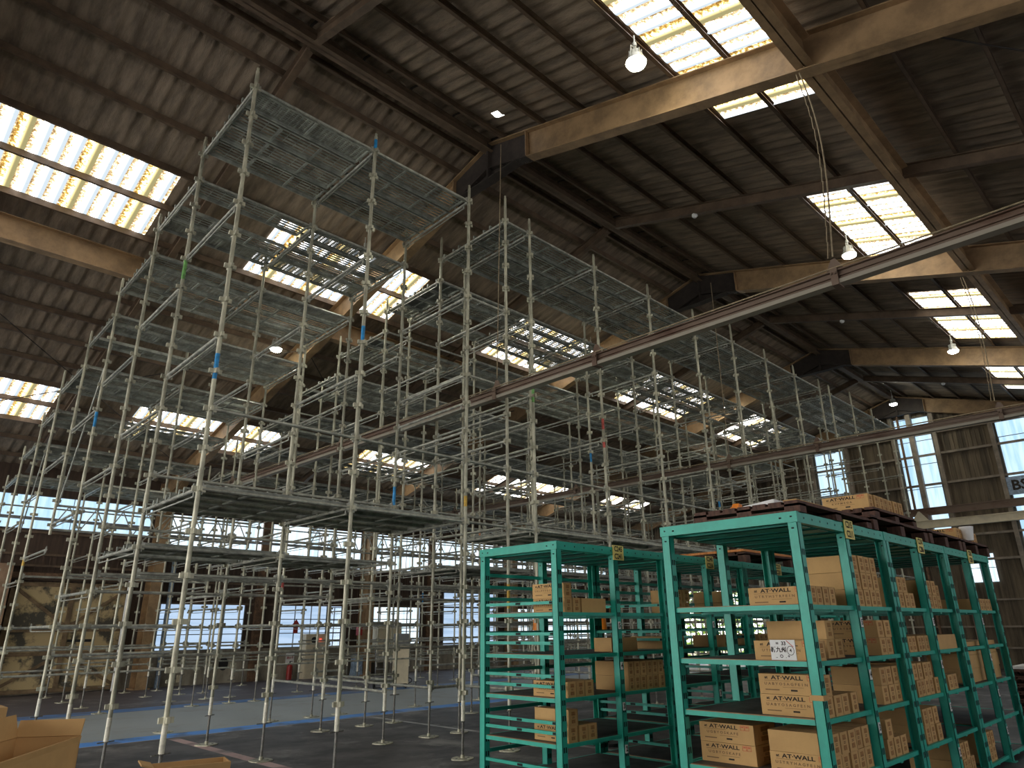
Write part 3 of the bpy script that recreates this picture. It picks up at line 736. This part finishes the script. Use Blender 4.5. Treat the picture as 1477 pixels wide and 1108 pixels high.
# ------------------------------------------------------------------ storage racks
SZ = [1.65, 1.335, 1.03, .72, .42]           # top of every shelf
HT = 2.19
ZF = 1.54-1.54/1.31              # the floor, in the racks' own units
def rack(x0, yr, wid, label, tagtext, bars, group):
    L = 1.53
    t = thing('storage_rack', label, 'rack', (x0, yr, 0), group=group)
    def post(x, y, sy, nx):
        b = MB(); w, d, th = .056, .062, .004
        y0, y1 = (0, d) if sy > 0 else (-d, 0)
        b.box(0, w, y0, y0+th, ZF, HT); b.box(0, w, y1-th, y1, ZF, HT)
        (b.box(0, th, y0, y1, ZF, HT) if nx > 0 else b.box(w-th, w, y0, y1, ZF, HT))
        z = ZF+.1
        while z < HT-.2:
            for xx in (.018, .04):
                for yy in (y0-.001, y1+.001): b.quad((xx-.007, yy, z), (xx+.007, yy, z), (xx+.007, yy, z+.036), (xx-.007, yy, z+.036), 1)
            z += .105
        xs_ = -.001 if nx > 0 else w+.001
        for zz in (HT-.03, HT-.10): b.cyl(xs_, (y0+y1)/2, zz, zz+.008, .008, 6, 1)
        b.box(-.02, w+.02, y0-.02, y1+.02, ZF, ZF+.006)
        return link('post', b.mesh('post', ['rack', 'rackdark']), t, (x, y, 0))
    for x, nx in ((0, 1), (.74, 1), (L-.056, -1)):
        post(x, 0, 1, nx); post(x, wid, -1, nx)
    for y, s in ((0, 1), (wid, -1)):
        b = MB(); b.box(.0, L, min(y-.003*s, y+.035*s), max(y-.003*s, y+.035*s), HT-.062, HT+.002); b.box(.05, L-.05, min(y+.036*s, y+.05*s), max(y+.036*s, y+.05*s), HT-.012, HT+.001)
        q = y-.004*s
        for i in range(12):
            xx = .1+i*.12; b.quad((xx-.006, q, HT-.036), (xx+.006, q, HT-.036), (xx+.006, q, HT-.024), (xx-.006, q, HT-.024), 1)
        link('top_side_beam', b.mesh('top_side_beam', ['rack', 'rackdark']), t)
    for x in (0, L-.04):
        b = MB(); b.box(x-.004 if x == 0 else x, x+.035 if x == 0 else x+.044, -.006, wid+.006, HT-.06, HT+.004)
        for yy in (.1, wid-.1): b.cyl(x-.005, yy, HT-.034, HT-.026, .007, 6, 1)
        link('top_end_beam', b.mesh('top_end_beam', ['rack', 'rackdark']), t)
    for x in (.2, .48, .765, 1.05, 1.33):
        b = MB(); b.box(x-.085, x+.085, .04, wid-.04, HT-.07, HT-.064); b.box(x-.085, x-.078, .04, wid-.04, HT-.07, HT-.03); b.box(x+.078, x+.085, .04, wid-.04, HT-.07, HT-.03)
        link('top_joist', b.mesh('top_joist', ['rack']), t)
    for z in SZ:
        b = MB(); b.box(.045, L-.045, .03, wid-.03, z-.012, z, 0); b.box(.014, .046, .07, wid-.07, z+.0025, z+.0065, 1)
        s = link('shelf', b.mesh('shelf', ['shelf', 'steel']), t)
        b = MB()
        for y, q in ((0.022, 1), (wid-.022, -1)): b.box(.06, L-.06, min(y, y+.02*q), max(y, y+.02*q), z-.024, z+.002)
        for x in (.012, L-.032): b.box(x, x+.02, .06, wid-.06, z-.026, z+.002)
        for x in (.4, .78, 1.15): b.box(x-.02, x+.02, .03, wid-.03, z-.036, z-.014)
        link('shelf_rail', b.mesh('shelf_rail', ['rack']), s)
    if bars:
        for z in bars:
            for x in ((.01, L-.03) if x0 < 5 else (L-.03,)):
                b = MB(); b.box(x, x+.02, .05, wid-.05, z-.0115, z+.0115); b.box(x-.003, x, wid*.47, wid*.53, z-.008, z+.008, 1); b.box(x-.003, x, .06, .1, z-.008, z+.008, 1)
                link('guard_bar', b.mesh('guard_bar', ['rack', 'rackdark']), t)
        for z in (1.78, 1.88, 1.98, 1.5, 1.2, .9, .6):
            b = MB(); b.box(.06, L-.06, wid-.02, wid, z-.014, z+.014); link('guard_bar', b.mesh('guard_bar', ['rack']), t)
    g = MB(); g.box(.72, .87, -.014, -.008, HT-.105, HT+.02, 0)
    r, u = (1, 0, 0), (0, 0, 1)
    put_text(g, tagtext[0], .062, (.795, -.0155, HT-.012), r, u, 1, .85); put_text(g, tagtext[1], .062, (.795, -.0155, HT-.075), r, u, 1, .85)
    tg = link('location_tag', g.mesh('location_tag', ['yellow', 'ink']), t); tg['label'] = 'pale yellow card with shelf location codes'
    for i, (z, x) in enumerate(zip(SZ, (.745,)*5)):
        g = MB(); g.box(x+.003, x+.033, -.006, -.002, z-.13, z-.07, 0); put_text(g, str(5-i), .05, (x+.018, -.0075, z-.1), r, u, 1)
        link('level_sticker', g.mesh('level_sticker', ['paper', 'ink']), t)
    return t
BARS = [1.725, 1.493, 1.424, 1.187, 1.113, .865, .796, .553]
BEFORE = set(bpy.data.objects)
YR2, W2, YR1, W1 = 1.786, .97, 3.745, .9
RX = [4.2, 5.735, 7.27]
RGR = 'turquoise storage racks'
for i, (x, tx) in enumerate(zip(RX, (('C215', 'C211'), ('C210', 'C206'), ('C205', 'C201')))):
    rack(x, YR2, W2, ('front turquoise rack of the right row, pallets and loose sheets on top', 'middle turquoise rack of the right row, carrying a row of cartons on top', 'last turquoise rack of the right row, beside the far wall side')[i], tx, None, RGR)
for i, (x, tx) in enumerate(zip(RX, (('C245', 'C241'), ('C240', 'C236'), ('C235', 'C231')))):
    rack(x, YR1, W1, ('front turquoise rack of the left row, with guard bars across its end', 'middle turquoise rack of the left row, seen through the right row', 'last turquoise rack of the left row, an orange board on top')[i], tx, BARS, RGR)
rack(8.9, YR1, W1, 'farthest turquoise rack, past the orange board of the left row', ('C230', 'C226'), BARS, RGR)

# ------------------------------------------------------------------ cartons
CH = .115
def carton_mesh(T, L, code, plain=False):
    def make():
        b = MB(); g = .003
        b.box(g, T-g, g, L-g, 0, CH-.002, 0)
        # seam of the top flaps
        b.box(T/2-.001, T/2+.001, g, L-g, CH-.0021, CH-.0012, 3)
        if not plain:                                  # long face toward -x
            x = g-.0012; r = (0, -1, 0); u = (0, 0, 1)
            put_text(b, 'AT·WALL', .031, (x, L*.545, CH*.80), r, u, 1, 1.5)
            put_text(b, 'at', .022, (x, L*.87, CH*.81), r, u, 1, 1.2)
            b.box(x, x+.001, L*.5, L*.9, CH*.655, CH*.67, 3)
            put_text(b, ' '.join(code), .0205, (x, L*.57, CH*.50), r, u, 3, 1.25)
            b.box(x, x+.001, L*.3, L*.62, CH*.345, CH*.36, 3)
            b.box(x, x+.001, L*.68, L*.9, CH*.19, CH*.24, 3); b.box(x, x+.001, L*.4, L*.5, CH*.17, CH*.25, 1)
            for y in (L*.12, L*.2):
                for q in ((.0, .028, .0, .002), (.0, .028, .026, .028), (.0, .002, .0, .028), (.026, .028, 0, .028), (.006, .022, .016, .022)):
                    b.box(x, x+.001, y-.014+q[0], y-.014+q[1], CH*.70+q[2], CH*.70+q[3], 2)
        # end face toward -y: two dark square prints
        for z in (.018, .072):
            w = T*.38; b.box(T/2-w*.5, T/2+w*.5, g-.0012, g, z, z+.026, 4)
            b.box(T/2-w*.3, T/2+w*.3, g-.0012, g, z+.034 if z < .05 else z-.012, z+.038 if z < .05 else z-.008, 3)
        b.box(T-g-.007, T-g-.004, g-.001, g, .004, CH-.004, 3)
        return b.mesh('carton', ['carton', 'ink', 'redink', 'greyink', 'stamp'])
    return cached(('carton', round(T, 3), round(L, 3), code, plain), make)
ORD = ['first', 'second', 'third', 'fourth', 'fifth', 'sixth', 'seventh', 'eighth']
def stack(x, y, z, n, T, L, code, where, layers=1, plain_layers=(), counts=None, rot=False):
    for j in range(layers):
        c = counts[j] if counts else n
        for i in range(c):
            me = carton_mesh(T, L, code, plain=(j in plain_layers) or i > 0)
            lay = '' if layers == 1 else (', bottom layer' if j == 0 else (', top layer' if j == layers-1 else ', middle layer'))
            pos = 'brown carton' if c == 1 else '%s brown carton' % ORD[i]
            dx = random.uniform(-.002, .002) if i else 0; dy = random.uniform(0, .012)
            if rot: o = link('carton', me, None, (x+L, y+i*T+dy, z+j*CH), (0, 0, PI/2))
            else: o = link('carton', me, None, (x+i*T+dx, y+dy, z+j*CH))
            tag(o, '%s%s, %s' % (pos, lay, where), 'carton', 'cartons: '+where)
R2 = YR2+.035
c2 = '%s of the front right rack'
stack(4.33, R2, SZ[0], 4, .1, .405, 'UTRYHSTRFE1N', 'front of top shelf, front right rack')
stack(4.80, R2+.12, SZ[0], 1, .115, .3, '', 'plain one behind the front cartons, top shelf, front right rack', plain_layers=(0,), layers=1)
stack(5.10, R2, SZ[0], 4, .115, .34, '', 'tall block by the middle post, top shelf, front right rack', layers=3, plain_layers=(0, 1, 2))
stack(4.33, R2, SZ[1], 1, .11, .405, 'UTRYBGAFE1N', 'bearing the white note, second shelf, front right rack')
stack(4.72, R2+.1, SZ[1], 2, .13, .4, '', 'behind the white note, second shelf, front right rack', layers=2, plain_layers=(0, 1), counts=(2, 1))
stack(5.36, R2, SZ[1], 2, .13, .345, 'UTRYBRFE1N', 'double pile beside the middle post, second shelf, front right rack', layers=2)
stack(4.33, R2, SZ[2], 3, .12, .4, 'UABYOSAGFE1N', 'front pile on third shelf, front right rack', layers=2, counts=(3, 1))
stack(4.705, R2, SZ[2], 1, .105, .4, '', 'set apart behind the front pile, third shelf, front right rack', plain_layers=(0,))
stack(5.30, R2+.02, SZ[2], 3, .125, .33, '', 'shadowed block past the middle post, third shelf, front right rack', layers=2, plain_layers=(0, 1))
stack(4.33, R2, SZ[3], 5, .117, .385, 'USTRYHAGFE1N', 'big front block on fourth shelf, front right rack', layers=2, plain_layers=(1,))
stack(4.40, 2.325, SZ[3]-0.0, 1, .3, .385, 'UGBYOSKAFE', 'left pile on fourth shelf, front right rack', layers=2)
stack(5.2, R2, SZ[3], 3, .12, .34, '', 'past the middle post, fourth shelf, front right rack', layers=2, plain_layers=(0, 1), counts=(3, 1))
stack(4.4, R2, SZ[4], 4, .12, .38, 'USTRYH', 'bottom shelf, front right rack', layers=2, plain_layers=(1,))
stack(5.94, R2, SZ[0], 3, .117, .4, '', 'front pair of layers on top shelf, middle right rack', layers=2, plain_layers=(0, 1), counts=(3, 2))
stack(6.55, R2, SZ[0], 3, .12, .36, '', 'beside the middle post, top shelf, middle right rack', layers=2, plain_layers=(0, 1))
stack(5.94, R2, SZ[1], 5, .105, .36, '', 'row on second shelf, middle right rack', plain_layers=(0,))
stack(6.63, R2, SZ[1], 1, .3, .55, '', 'lying lengthwise on second shelf, middle right rack', plain_layers=(0,), rot=True)
stack(5.95, R2, SZ[2], 5, .107, .36, '', 'front block on third shelf, middle right rack', layers=2, plain_layers=(0, 1), counts=(5, 4))
stack(6.73, R2, SZ[2], 2, .135, .34, '', 'pair beside the middle post, third shelf, middle right rack', plain_layers=(0,))
stack(5.98, R2, SZ[3], 3, .117, .36, '', 'front block on fourth shelf, middle right rack', layers=2, plain_layers=(0, 1))
stack(6.3, R2+.45, SZ[3], 1, .3, .6, '', 'deep inside fourth shelf, middle right rack', layers=2, plain_layers=(0, 1), rot=True)
stack(6.6, R2, SZ[4], 4, .11, .36, '', 'bottom shelf, middle right rack', layers=2, plain_layers=(0, 1), counts=(4, 3))
stack(8.3, R2, SZ[0], 4, .11, .38, '', 'row on top shelf, last right rack', plain_layers=(0,))
stack(7.4, R2+.2, SZ[0], 3, .12, .42, '', 'inner block on top shelf, last right rack', layers=2, plain_layers=(0, 1))
stack(7.58, R2+.055, SZ[2], 1, .32, .58, '', 'front lengthwise pile on third shelf, last right rack', layers=3, plain_layers=(0, 1, 2), rot=True)
stack(8.2, R2+.055, SZ[2], 1, .32, .56, '', 'rear lengthwise pile on third shelf, last right rack', layers=3, plain_layers=(0, 1, 2), rot=True)
stack(7.4, R2, SZ[4], 3, .11, .36, '', 'bottom shelf, last right rack', layers=2, plain_layers=(0, 1))
R1 = YR1+.04
stack(4.33, R1, SZ[0], 2, .1, .35, 'UKLPTYRCFLG', 'printed pile on top shelf, front left rack', layers=2, counts=(2, 1))
stack(4.54, R1, SZ[0], 1, .16, .32, '', 'blank, beside the printed pile, top shelf, front left rack', plain_layers=(0,), rot=True)
stack(4.33, R1, SZ[2], 3, .11, .37, 'USCPRKAFE', 'front row on third shelf, front left rack')
stack(5.11, R1, SZ[2], 6, .09, .36, '', 'long block past the middle post, third shelf, front left rack', layers=2, plain_layers=(0, 1))
stack(4.33, R1, SZ[3], 3, .113, .36, 'USTPRKAFE', 'front pile on fourth shelf, front left rack', layers=2, counts=(3, 1), plain_layers=(1,))
stack(5.85, R1+.1, SZ[1], 3, .11, .4, '', 'front trio on second shelf, middle left rack', plain_layers=(0,))
stack(5.1, R1+.15, SZ[1], 1, .2, .38, '', 'blank, alone on second shelf, front left rack', plain_layers=(0,), rot=True)
stack(6.1, R1+.1, SZ[0], 2, .12, .3, '', 'front pile on top shelf, middle left rack', layers=2, plain_layers=(0, 1))
stack(6.85, R1, SZ[0], 2, .1, .36, '', 'beside the rear post, top shelf, middle left rack', layers=2, plain_layers=(0, 1))
stack(6.0, R1+.1, SZ[2], 1, .15, .42, 'UGCPYRFE', 'lone printed one on third shelf, middle left rack')
stack(6.75, R1, SZ[1], 2, .12, .36, '', 'rear pair on second shelf, middle left rack', plain_layers=(0,))
stack(7.5, R1, SZ[1], 3, .12, .36, '', 'row on second shelf, last left rack', plain_layers=(0,))
# handwritten note taped to the carton
n = MB(); x = 4.33+.0005; y0, y1, z0, z1 = 1.962, 2.12, SZ[1]+.002, SZ[1]+CH+.003
n.box(x-.002, x, y0, y1, z0, z1, 0); r, u = (0, -1, 0), (0, 0, 1); q = x-.0032
put_text(n, '=  33', .03, (q, 2.05, z0+.095), r, u, 1); put_text(n, '新九州', .033, (q, 2.068, z0+.058), r, u, 1); put_text(n, '4', .026, (q, 1.993, z0+.055), r, u, 1)
put_text(n, '..  O  . +', .026, (q, 2.045, z0+.022), r, u, 1)
for i in range(16):
    a = 2*PI*i/16; b_ = 2*PI*(i+1)/16
    n.quad((q, 1.993+.02*math.cos(a), z0+.055+.024*math.sin(a)), (q, 1.993+.023*math.cos(a), z0+.055+.027*math.sin(a)), (q, 1.993+.023*math.cos(b_), z0+.055+.027*math.sin(b_)), (q, 1.993+.02*math.cos(b_), z0+.055+.024*math.sin(b_)), 1)
n.quad((q, 2.015, z0+.11), (q, 1.975, z0+.075), (q, 1.972, z0+.077), (q, 2.012, z0+.113), 2)
o = link('paper_note', n.mesh('paper_note', ['paper', 'ink', 'redink'])); tag(o, 'white handwritten paper note on the carton of the second shelf, front right rack', 'note')
# masking tape round the front post
n = MB(); n.box(4.192, 4.2645, 1.778, 1.8565, 1.135, 1.163); o = link('masking_tape', n.mesh('masking_tape', ['carton'])); tag(o, 'strip of beige tape wrapped round the front corner post of the right row', 'tape')

# pallets and things on the rack tops
def pallet(x, y, z, L, W, label, wood='wood', h=.12):
    t = thing('pallet', label, 'pallet', (x, y, z), group='pallets on the rack tops')
    n = 7; p = W/n
    for i in range(n):
        b = MB(); b.box(0, L, p*i+.01, p*(i+1)-.01, h-.02, h); link('deck_board', b.mesh('deck_board', [wood]), t)
    for xx in (0, L/2-.045, L-.09):
        b = MB(); b.box(xx, xx+.09, 0, W, .02, .1) if False else [b.box(xx, xx+.09, yy, yy+.1, .02, h-.02) for yy in (0, W/2-.05, W-.1)]; b.box(xx, xx+.09, 0, W, 0, .02)
        b.box(xx, xx+.09, 0, W, h-.034, h-.02)
        link('bearer', b.mesh('bearer', [wood]), t)
pallet(4.23, YR2-.02, HT+.001, 1.2, .74, 'front dark red pallet on the right rack row', h=.075)
pallet(5.48, YR2-.02, HT+.001, 1.28, .98, 'second dark red pallet on the right row, another pallet on it', h=.11)
pallet(6.82, YR2-.02, HT+.001, 1.0, .98, 'third dark red pallet on the right row')
pallet(7.86, YR2-.02, HT+.001, 1.0, .98, 'last dark red pallet on the right row, beneath two cartons')
pallet(5.72, YR2+.03, HT+.112, .98, .6, 'upper pallet of the right row, stacked on the second pallet', h=.09)
stack(5.77, YR2+.07, HT+.204, 7, .112, .36, 'KVPMEGA', 'on the upper pallet, rack tops', layers=1)
stack(7.95, YR2+.03, HT+.122, 7, .112, .36, 'USTRKAFE', 'on the last pallet, rack tops', layers=1)
pallet(7.35, YR1, HT+.001, 1.2, .86, 'pallet on the left rack row under an orange board')
o = MB(); o.box(7.3, 8.5, YR1, YR1+.86, HT+.122, HT+.147); o = link('plywood_board', o.mesh('plywood_board', ['orange_wood'])); tag(o, 'orange plywood board lying on the pallet of the left rack row', 'board')
# loose things on the front pallet
b = MB()
b.prism([(4.30, 1.95, HT+.078), (4.30, 2.16, HT+.078), (4.30, 2.17, HT+.09), (4.30, 1.96, HT+.112)], (.3, 0, 0), 0)
o = link('flat_white_box', b.mesh('flat_white_box', ['paper'])); tag(o, 'flat white box lying on the front pallet of the right row', 'box')
b = MB(); pts = [(.0, .0), (.10, .02), (.16, .05), (.14, .12), (.05, .13), (-.02, .07)]
b.prism([(4.32+px*.9, 2.21+py*.7, HT+.078) for px, py in pts], (.0, .0, .02)); b.prism([(4.34+px*.6, 2.225+py*.5, HT+.098) for px, py in pts], (.01, .0, .025))
o = link('orange_bag', b.mesh('orange_bag', ['orange'])); tag(o, 'crumpled orange bag beside the flat white box on the front pallet', 'bag')
b = MB()
for i in range(4): b.box(4.4+.02*i, 5.3-.05*i, 1.82+.02*i, 2.0-.01*i, HT+.078+.012*i, HT+.086+.012*i, 0)
o = link('folded_cardboard', b.mesh('folded_cardboard', ['carton'])); tag(o, 'folded flat cardboard on the right half of the front pallet', 'cardboard')
b = MB()
for i in range(3): b.box(4.55+.1*i, 5.35-.04*i, 2.03+.02*i, 2.4-.03*i, HT+.078+.01*i, HT+.085+.01*i, 0)
o = link('plastic_sheet', b.mesh('plastic_sheet', ['bluegrey'])); tag(o, 'folded blue grey plastic sheeting behind the flat white box', 'sheet')
b = MB(); b.tube((8.2, YR2+.0, HT+.123), (8.2, YR2+.0, HT+.26), .045, 14, 0, .065); o = link('paper_cup_roll', b.mesh('paper_cup_roll', ['paper'])); tag(o, 'white flared paper roll standing at the edge of the last right pallet', 'roll')

# the rows of racks were measured in units of 1/1.31 m about the camera point
KR = 1.31
for o in bpy.data.objects:
    if o not in BEFORE and o.parent is None:
        o.location = CAM+(o.location-CAM)*KR if o.location.length > 0 else CAM*(1-KR); o.scale = (KR,)*3

# ------------------------------------------------------------------ things along the left wall
t = thing('control_cabinet', 'cream control cabinet with a red light, between the left wall windows', 'cabinet', (12.95, YL-.42, 0))
b = MB(); b.box(-.42, .42, -.14, .2, 0, 1.42); link('body', b.mesh('body', ['cream']), t)
b = MB(); b.box(-.4, -.01, -.155, -.14, .06, 1.0); b.box(.01, .4, -.155, -.14, .06, 1.0); link('door', b.mesh('door', ['cream']), t)
b = MB(); b.tube((-.12, -.16, 1.22), (-.12, -.14, 1.22), .1, 16); link('gauge', b.mesh('gauge', ['black']), t)
b = MB(); b.tube((.12, -.18, 1.22), (.12, -.14, 1.22), .03, 12); link('indicator_light', b.mesh('indicator_light', ['redled']), t)
t = thing('fire_extinguisher', 'red fire extinguisher on the floor against the left wall', 'fire extinguisher', (12.15, YL-.3, 0))
b = MB(); b.cyl(0, 0, 0, .42, .09, 16); b.cyl(0, 0, .42, .5, .09, 16, 0, .03); link('cylinder', b.mesh('cylinder', ['red']), t)
b = MB(); b.cyl(0, 0, .5, .56, .02, 8); b.box(-.01, .09, -.01, .01, .55, .575); link('valve_handle', b.mesh('valve_handle', ['black']), t)
b = MB(); b.tube((.02, 0, .52), (.11, 0, .4), .01, 6); b.tube((.11, 0, .4), (.11, 0, .15), .01, 6); link('hose', b.mesh('hose', ['black']), t)
b = MB(); b.box(12.13, 12.43, YL-.03, YL-.01, .5, .82, 0); put_text(b, '消火器', .085, (12.28, YL-.035, .66), (1, 0, 0), (0, 0, 1), 1)
o = link('wall_sign', b.mesh('wall_sign', ['paper', 'red'])); tag(o, 'small white sign with red characters above the red extinguisher', 'sign')
b = MB(); b.prism([(12.28, YL-.08, 1.45), (12.45, YL-.08, 1.45), (12.45, YL-.08, 1.62), (12.52, YL-.08, 1.7), (12.37, YL-.08, 1.9), (12.21, YL-.08, 1.7), (12.28, YL-.08, 1.62)], (0, .015, 0))
o = link('arrow_sign', b.mesh('arrow_sign', ['red'])); tag(o, 'red arrow shaped sign stuck on the window above the extinguisher', 'sign')
t = thing('distribution_board', 'tall cream electrical box mounted in front of the bright left wall window', 'electrical box', (16.0, YL-.3, .4))
b = MB(); b.box(-.55, .55, -.16, .2, 0, 1.35); link('body', b.mesh('body', ['cream']), t)
b = MB(); b.box(-.53, .53, -.175, -.16, .03, 1.32); put_text(b, '11', .14, (.1, -.1765, .66), (1, 0, 0), (0, 0, 1), 1); link('door', b.mesh('door', ['cream', 'ink']), t)
for s in (-1, 1): b = MB(); b.box(s*.5-.03, s*.5+.03, -.1, .2, -.4, 0); link('leg', b.mesh('leg', ['grey']), t)
t = thing('welding_machine', 'tall cream machine on castors standing on the floor beyond the walkway', 'machine', (12.45, 17.1, 0), -.5)
b = MB(); b.box(-.2, .2, -.2, .2, .12, 1.1); b.prism([(-.2, -.2, 1.1), (.2, -.2, 1.1), (.2, 0, 1.38), (-.2, 0, 1.38)], (0, .0, .0)) if False else b.box(-.2, .2, -.02, .2, 1.1, 1.28); link('body', b.mesh('body', ['cream']), t)
b = MB(); b.prism([(-.2, -.2, 1.1), (-.2, .2, 1.28), (-.2, .2, 1.42), (-.2, -.05, 1.42)], (.4, 0, 0)); link('hood', b.mesh('hood', ['grey']), t)
for px, py in ((-.15, -.15), (.15, -.15), (-.15, .15), (.15, .15)):
    b = MB(); b.tube((px-.02, py, .06), (px+.02, py, .06), .06, 12); b.box(px-.012, px+.012, py-.02, py+.02, .06, .125); link('castor', b.mesh('castor', ['black']), t)
b = MB()
for i in range(10): a = PI*i/9; a2 = PI*(i+1)/9; b.tube((.2+.12*math.sin(a), -.1, .12+.14*(1-math.cos(a))/2), (.2+.12*math.sin(a2), -.1, .12+.14*(1-math.cos(a2))/2), .012, 6)
link('cable', b.mesh('cable', ['black']), t)
t = thing('hand_trolley', 'dark hand trolley leaning beside the tall cream machine', 'trolley', (11.9, 17.25, 0), -.4)
b = MB(); b.tube((-.12, 0, .05), (-.16, .12, 1.15), .015, 6); b.tube((.12, 0, .05), (.08, .12, 1.15), .015, 6); [b.tube((-.13, .02*i, .2*i+.1), (.11, .02*i, .2*i+.1), .012, 6) for i in range(6)]; link('frame', b.mesh('frame', ['grey']), t)
b = MB(); b.box(-.18, .18, -.22, 0, .03, .045); link('toe_plate', b.mesh('toe_plate', ['black']), t)
for s in (-1, 1): b = MB(); b.tube((s*.16-.02, .05, .08), (s*.16+.02, .05, .08), .08, 14); link('wheel', b.mesh('wheel', ['black']), t)
b = MB(); pts = [(-.2, 0), (.2, 0), (.17, .35), (.2, .62), (.02, .7), (-.18, .66), (-.15, .3)]
b.prism([(14.65+px, YL-.55, pz) for px, pz in pts], (.04, .3, .02)); o = link('covered_bin', b.mesh('covered_bin', ['bluegrey'])); tag(o, 'bin covered with blue grey sheeting beside the second left wall column', 'bin')
b = MB(); b.box(14.45, 14.62, YL-.75, YL-.6, 1.35, 1.75); o = link('alarm_box', b.mesh('alarm_box', ['red'])); tag(o, 'small red box on the second left wall column', 'alarm box')
b = MB(); b.cyl(6.76, YL-.45, .0, 3.0, .035, 8); o = link('white_pipe', b.mesh('white_pipe', ['paper'])); tag(o, 'thin white upright pipe beside the cream sliding door', 'pipe')
b = MB(); b.cyl(7.95, YL-.4, 0, 4.0, .07, 10); b.tube((7.95, YL-.4, 4.0), (9.2, YL-.4, 4.05), .06, 10); o = link('downpipe', b.mesh('downpipe', ['bluegrey'])); tag(o, 'pale grey bent pipe crossing the upper left window band', 'pipe')
b = MB(); b.cyl(12.66, YL-.15, 3.1, 3.3, .1, 12); o = link('alarm_bell', b.mesh('alarm_bell', ['grey'])); tag(o, 'small grey bell on the dark siding above the left windows', 'bell')
for i, (x, y) in enumerate(((8.4, 7.94), (8.4, 6.65))):
    t = thing('marker_post', ('orange topped marker post behind the front end of the left rack', 'orange topped marker post behind the middle post of the left rack')[i], 'post', (x, y, 0), group='orange marker posts')
    b = MB(); b.cyl(0, 0, 1.5, 1.68, .075, 16, 0, .06); link('body', b.mesh('body', ['orange']), t)
    b = MB(); b.cyl(0, 0, 0, 1.5, .025, 10); b.cyl(0, 0, 0, .04, .2, 16); link('stand', b.mesh('stand', ['black']), t)
# stacked red pallets past the end of the right row
for i in range(6):
    pallet(15.6, 2.2, .125*i, 1.1, 1.1, '%s dark red pallet from the floor in the stack past the right rack row' % ORD[i])
b = MB(); b.box(15.7, 16.6, 2.3, 3.2, .752, .8); o = link('white_carton', b.mesh('white_carton', ['paper'])); tag(o, 'flat white carton on top of the pallet stack past the right row', 'carton')

# ------------------------------------------------------------------ open cartons at the bottom left
def open_carton(name, o_, ax, ay, w, d, h, label, flaps):
    t = thing('open_carton', label, 'carton', (o_[0], o_[1], 0), math.atan2(ax[1], ax[0]))
    th = .006; b = MB()
    b.box(0, w, 0, th, 0, h); b.box(0, w, d-th, d, 0, h); b.box(0, th, 0, d, 0, h); b.box(w-th, w, 0, d, 0, h); b.box(0, w, 0, d, 0, th)
    b.box(th, w-th, th, d-th, h*.9, h*.91, 1)
    link('body', b.mesh('body', ['carton', 'carton_in']), t)
    for side, ang, ln in flaps:
        b = MB(); b.box(0, w if side in 'fb' else d, 0, ln, 0, th)
        f = link('flap', b.mesh('flap', ['carton']), t)
        a = math.radians(ang)
        if side == 'f': f.location = (w, .003, h); f.rotation_euler = (a, 0, PI)
        if side == 'b': f.location = (0, d-.003, h); f.rotation_euler = (a, 0, 0)
        if side == 'r': f.location = (w-.003, d, h); f.rotation_euler = (a, 0, -PI/2)
        if side == 'l': f.location = (.003, 0, h); f.rotation_euler = (a, 0, PI/2)
    return t
open_carton('a', (.524, 2.853), (.58, .81), None, .7, .24, 1.15, 'large open brown carton with raised flaps at the bottom left corner', (('f', 262, .1), ('b', 74, .085), ('r', 72, .062), ('l', 60, .1)))
open_carton('b', (1.21, 3.37), (.97, -.22), None, .31, .145, 1.0, 'small open brown carton at the bottom edge below the nearest pole', (('l', 15, .05), ('f', 262, .05)))
b = MB(); b.box(.55, .97, 5.02, 5.4, 0, 1.15); b.box(.55, .97, 5.2, 5.21, 1.149, 1.151, 1); o = link('closed_carton', b.mesh('closed_carton', ['carton', 'greyink'])); tag(o, 'closed pale brown carton behind the large open carton at the left edge', 'carton')

# ------------------------------------------------------------------ light, camera, view
wd = bpy.data.worlds.new('sky'); SC.world = wd; wd.use_nodes = True
nt = wd.node_tree; bg = nt.nodes['Background']
bg.inputs[0].default_value = (1, .985, .955, 1); bg.inputs[1].default_value = 2.9

cam = bpy.data.cameras.new('camera'); co = bpy.data.objects.new('camera', cam); COL.objects.link(co)
cam.sensor_width = 36; cam.lens = 993.97/1477*36; cam.clip_start = .05; cam.clip_end = 300
yaw, pit, rol = (math.radians(a) for a in (45.162, 19.490, -.6574))
fwd = Vector((math.cos(yaw)*math.cos(pit), math.sin(yaw)*math.cos(pit), math.sin(pit)))
rt = Vector((math.sin(yaw), -math.cos(yaw), 0)); up = rt.cross(fwd)
r2 = rt*math.cos(rol)+up*math.sin(rol); u2 = -rt*math.sin(rol)+up*math.cos(rol)
co.matrix_world = Matrix(((r2.x, u2.x, -fwd.x, 0), (r2.y, u2.y, -fwd.y, 0), (r2.z, u2.z, -fwd.z, 1.54), (0, 0, 0, 1)))
SC.camera = co
vs = SC.view_settings
vs.view_transform = 'Standard'; vs.look = 'None'; vs.gamma = 1; vs.use_curve_mapping = False; vs.exposure = 0.82
cy = SC.cycles
cy.max_bounces = 7; cy.diffuse_bounces = 4; cy.glossy_bounces = 3; cy.use_denoising = True
cy.sample_clamp_indirect = 6
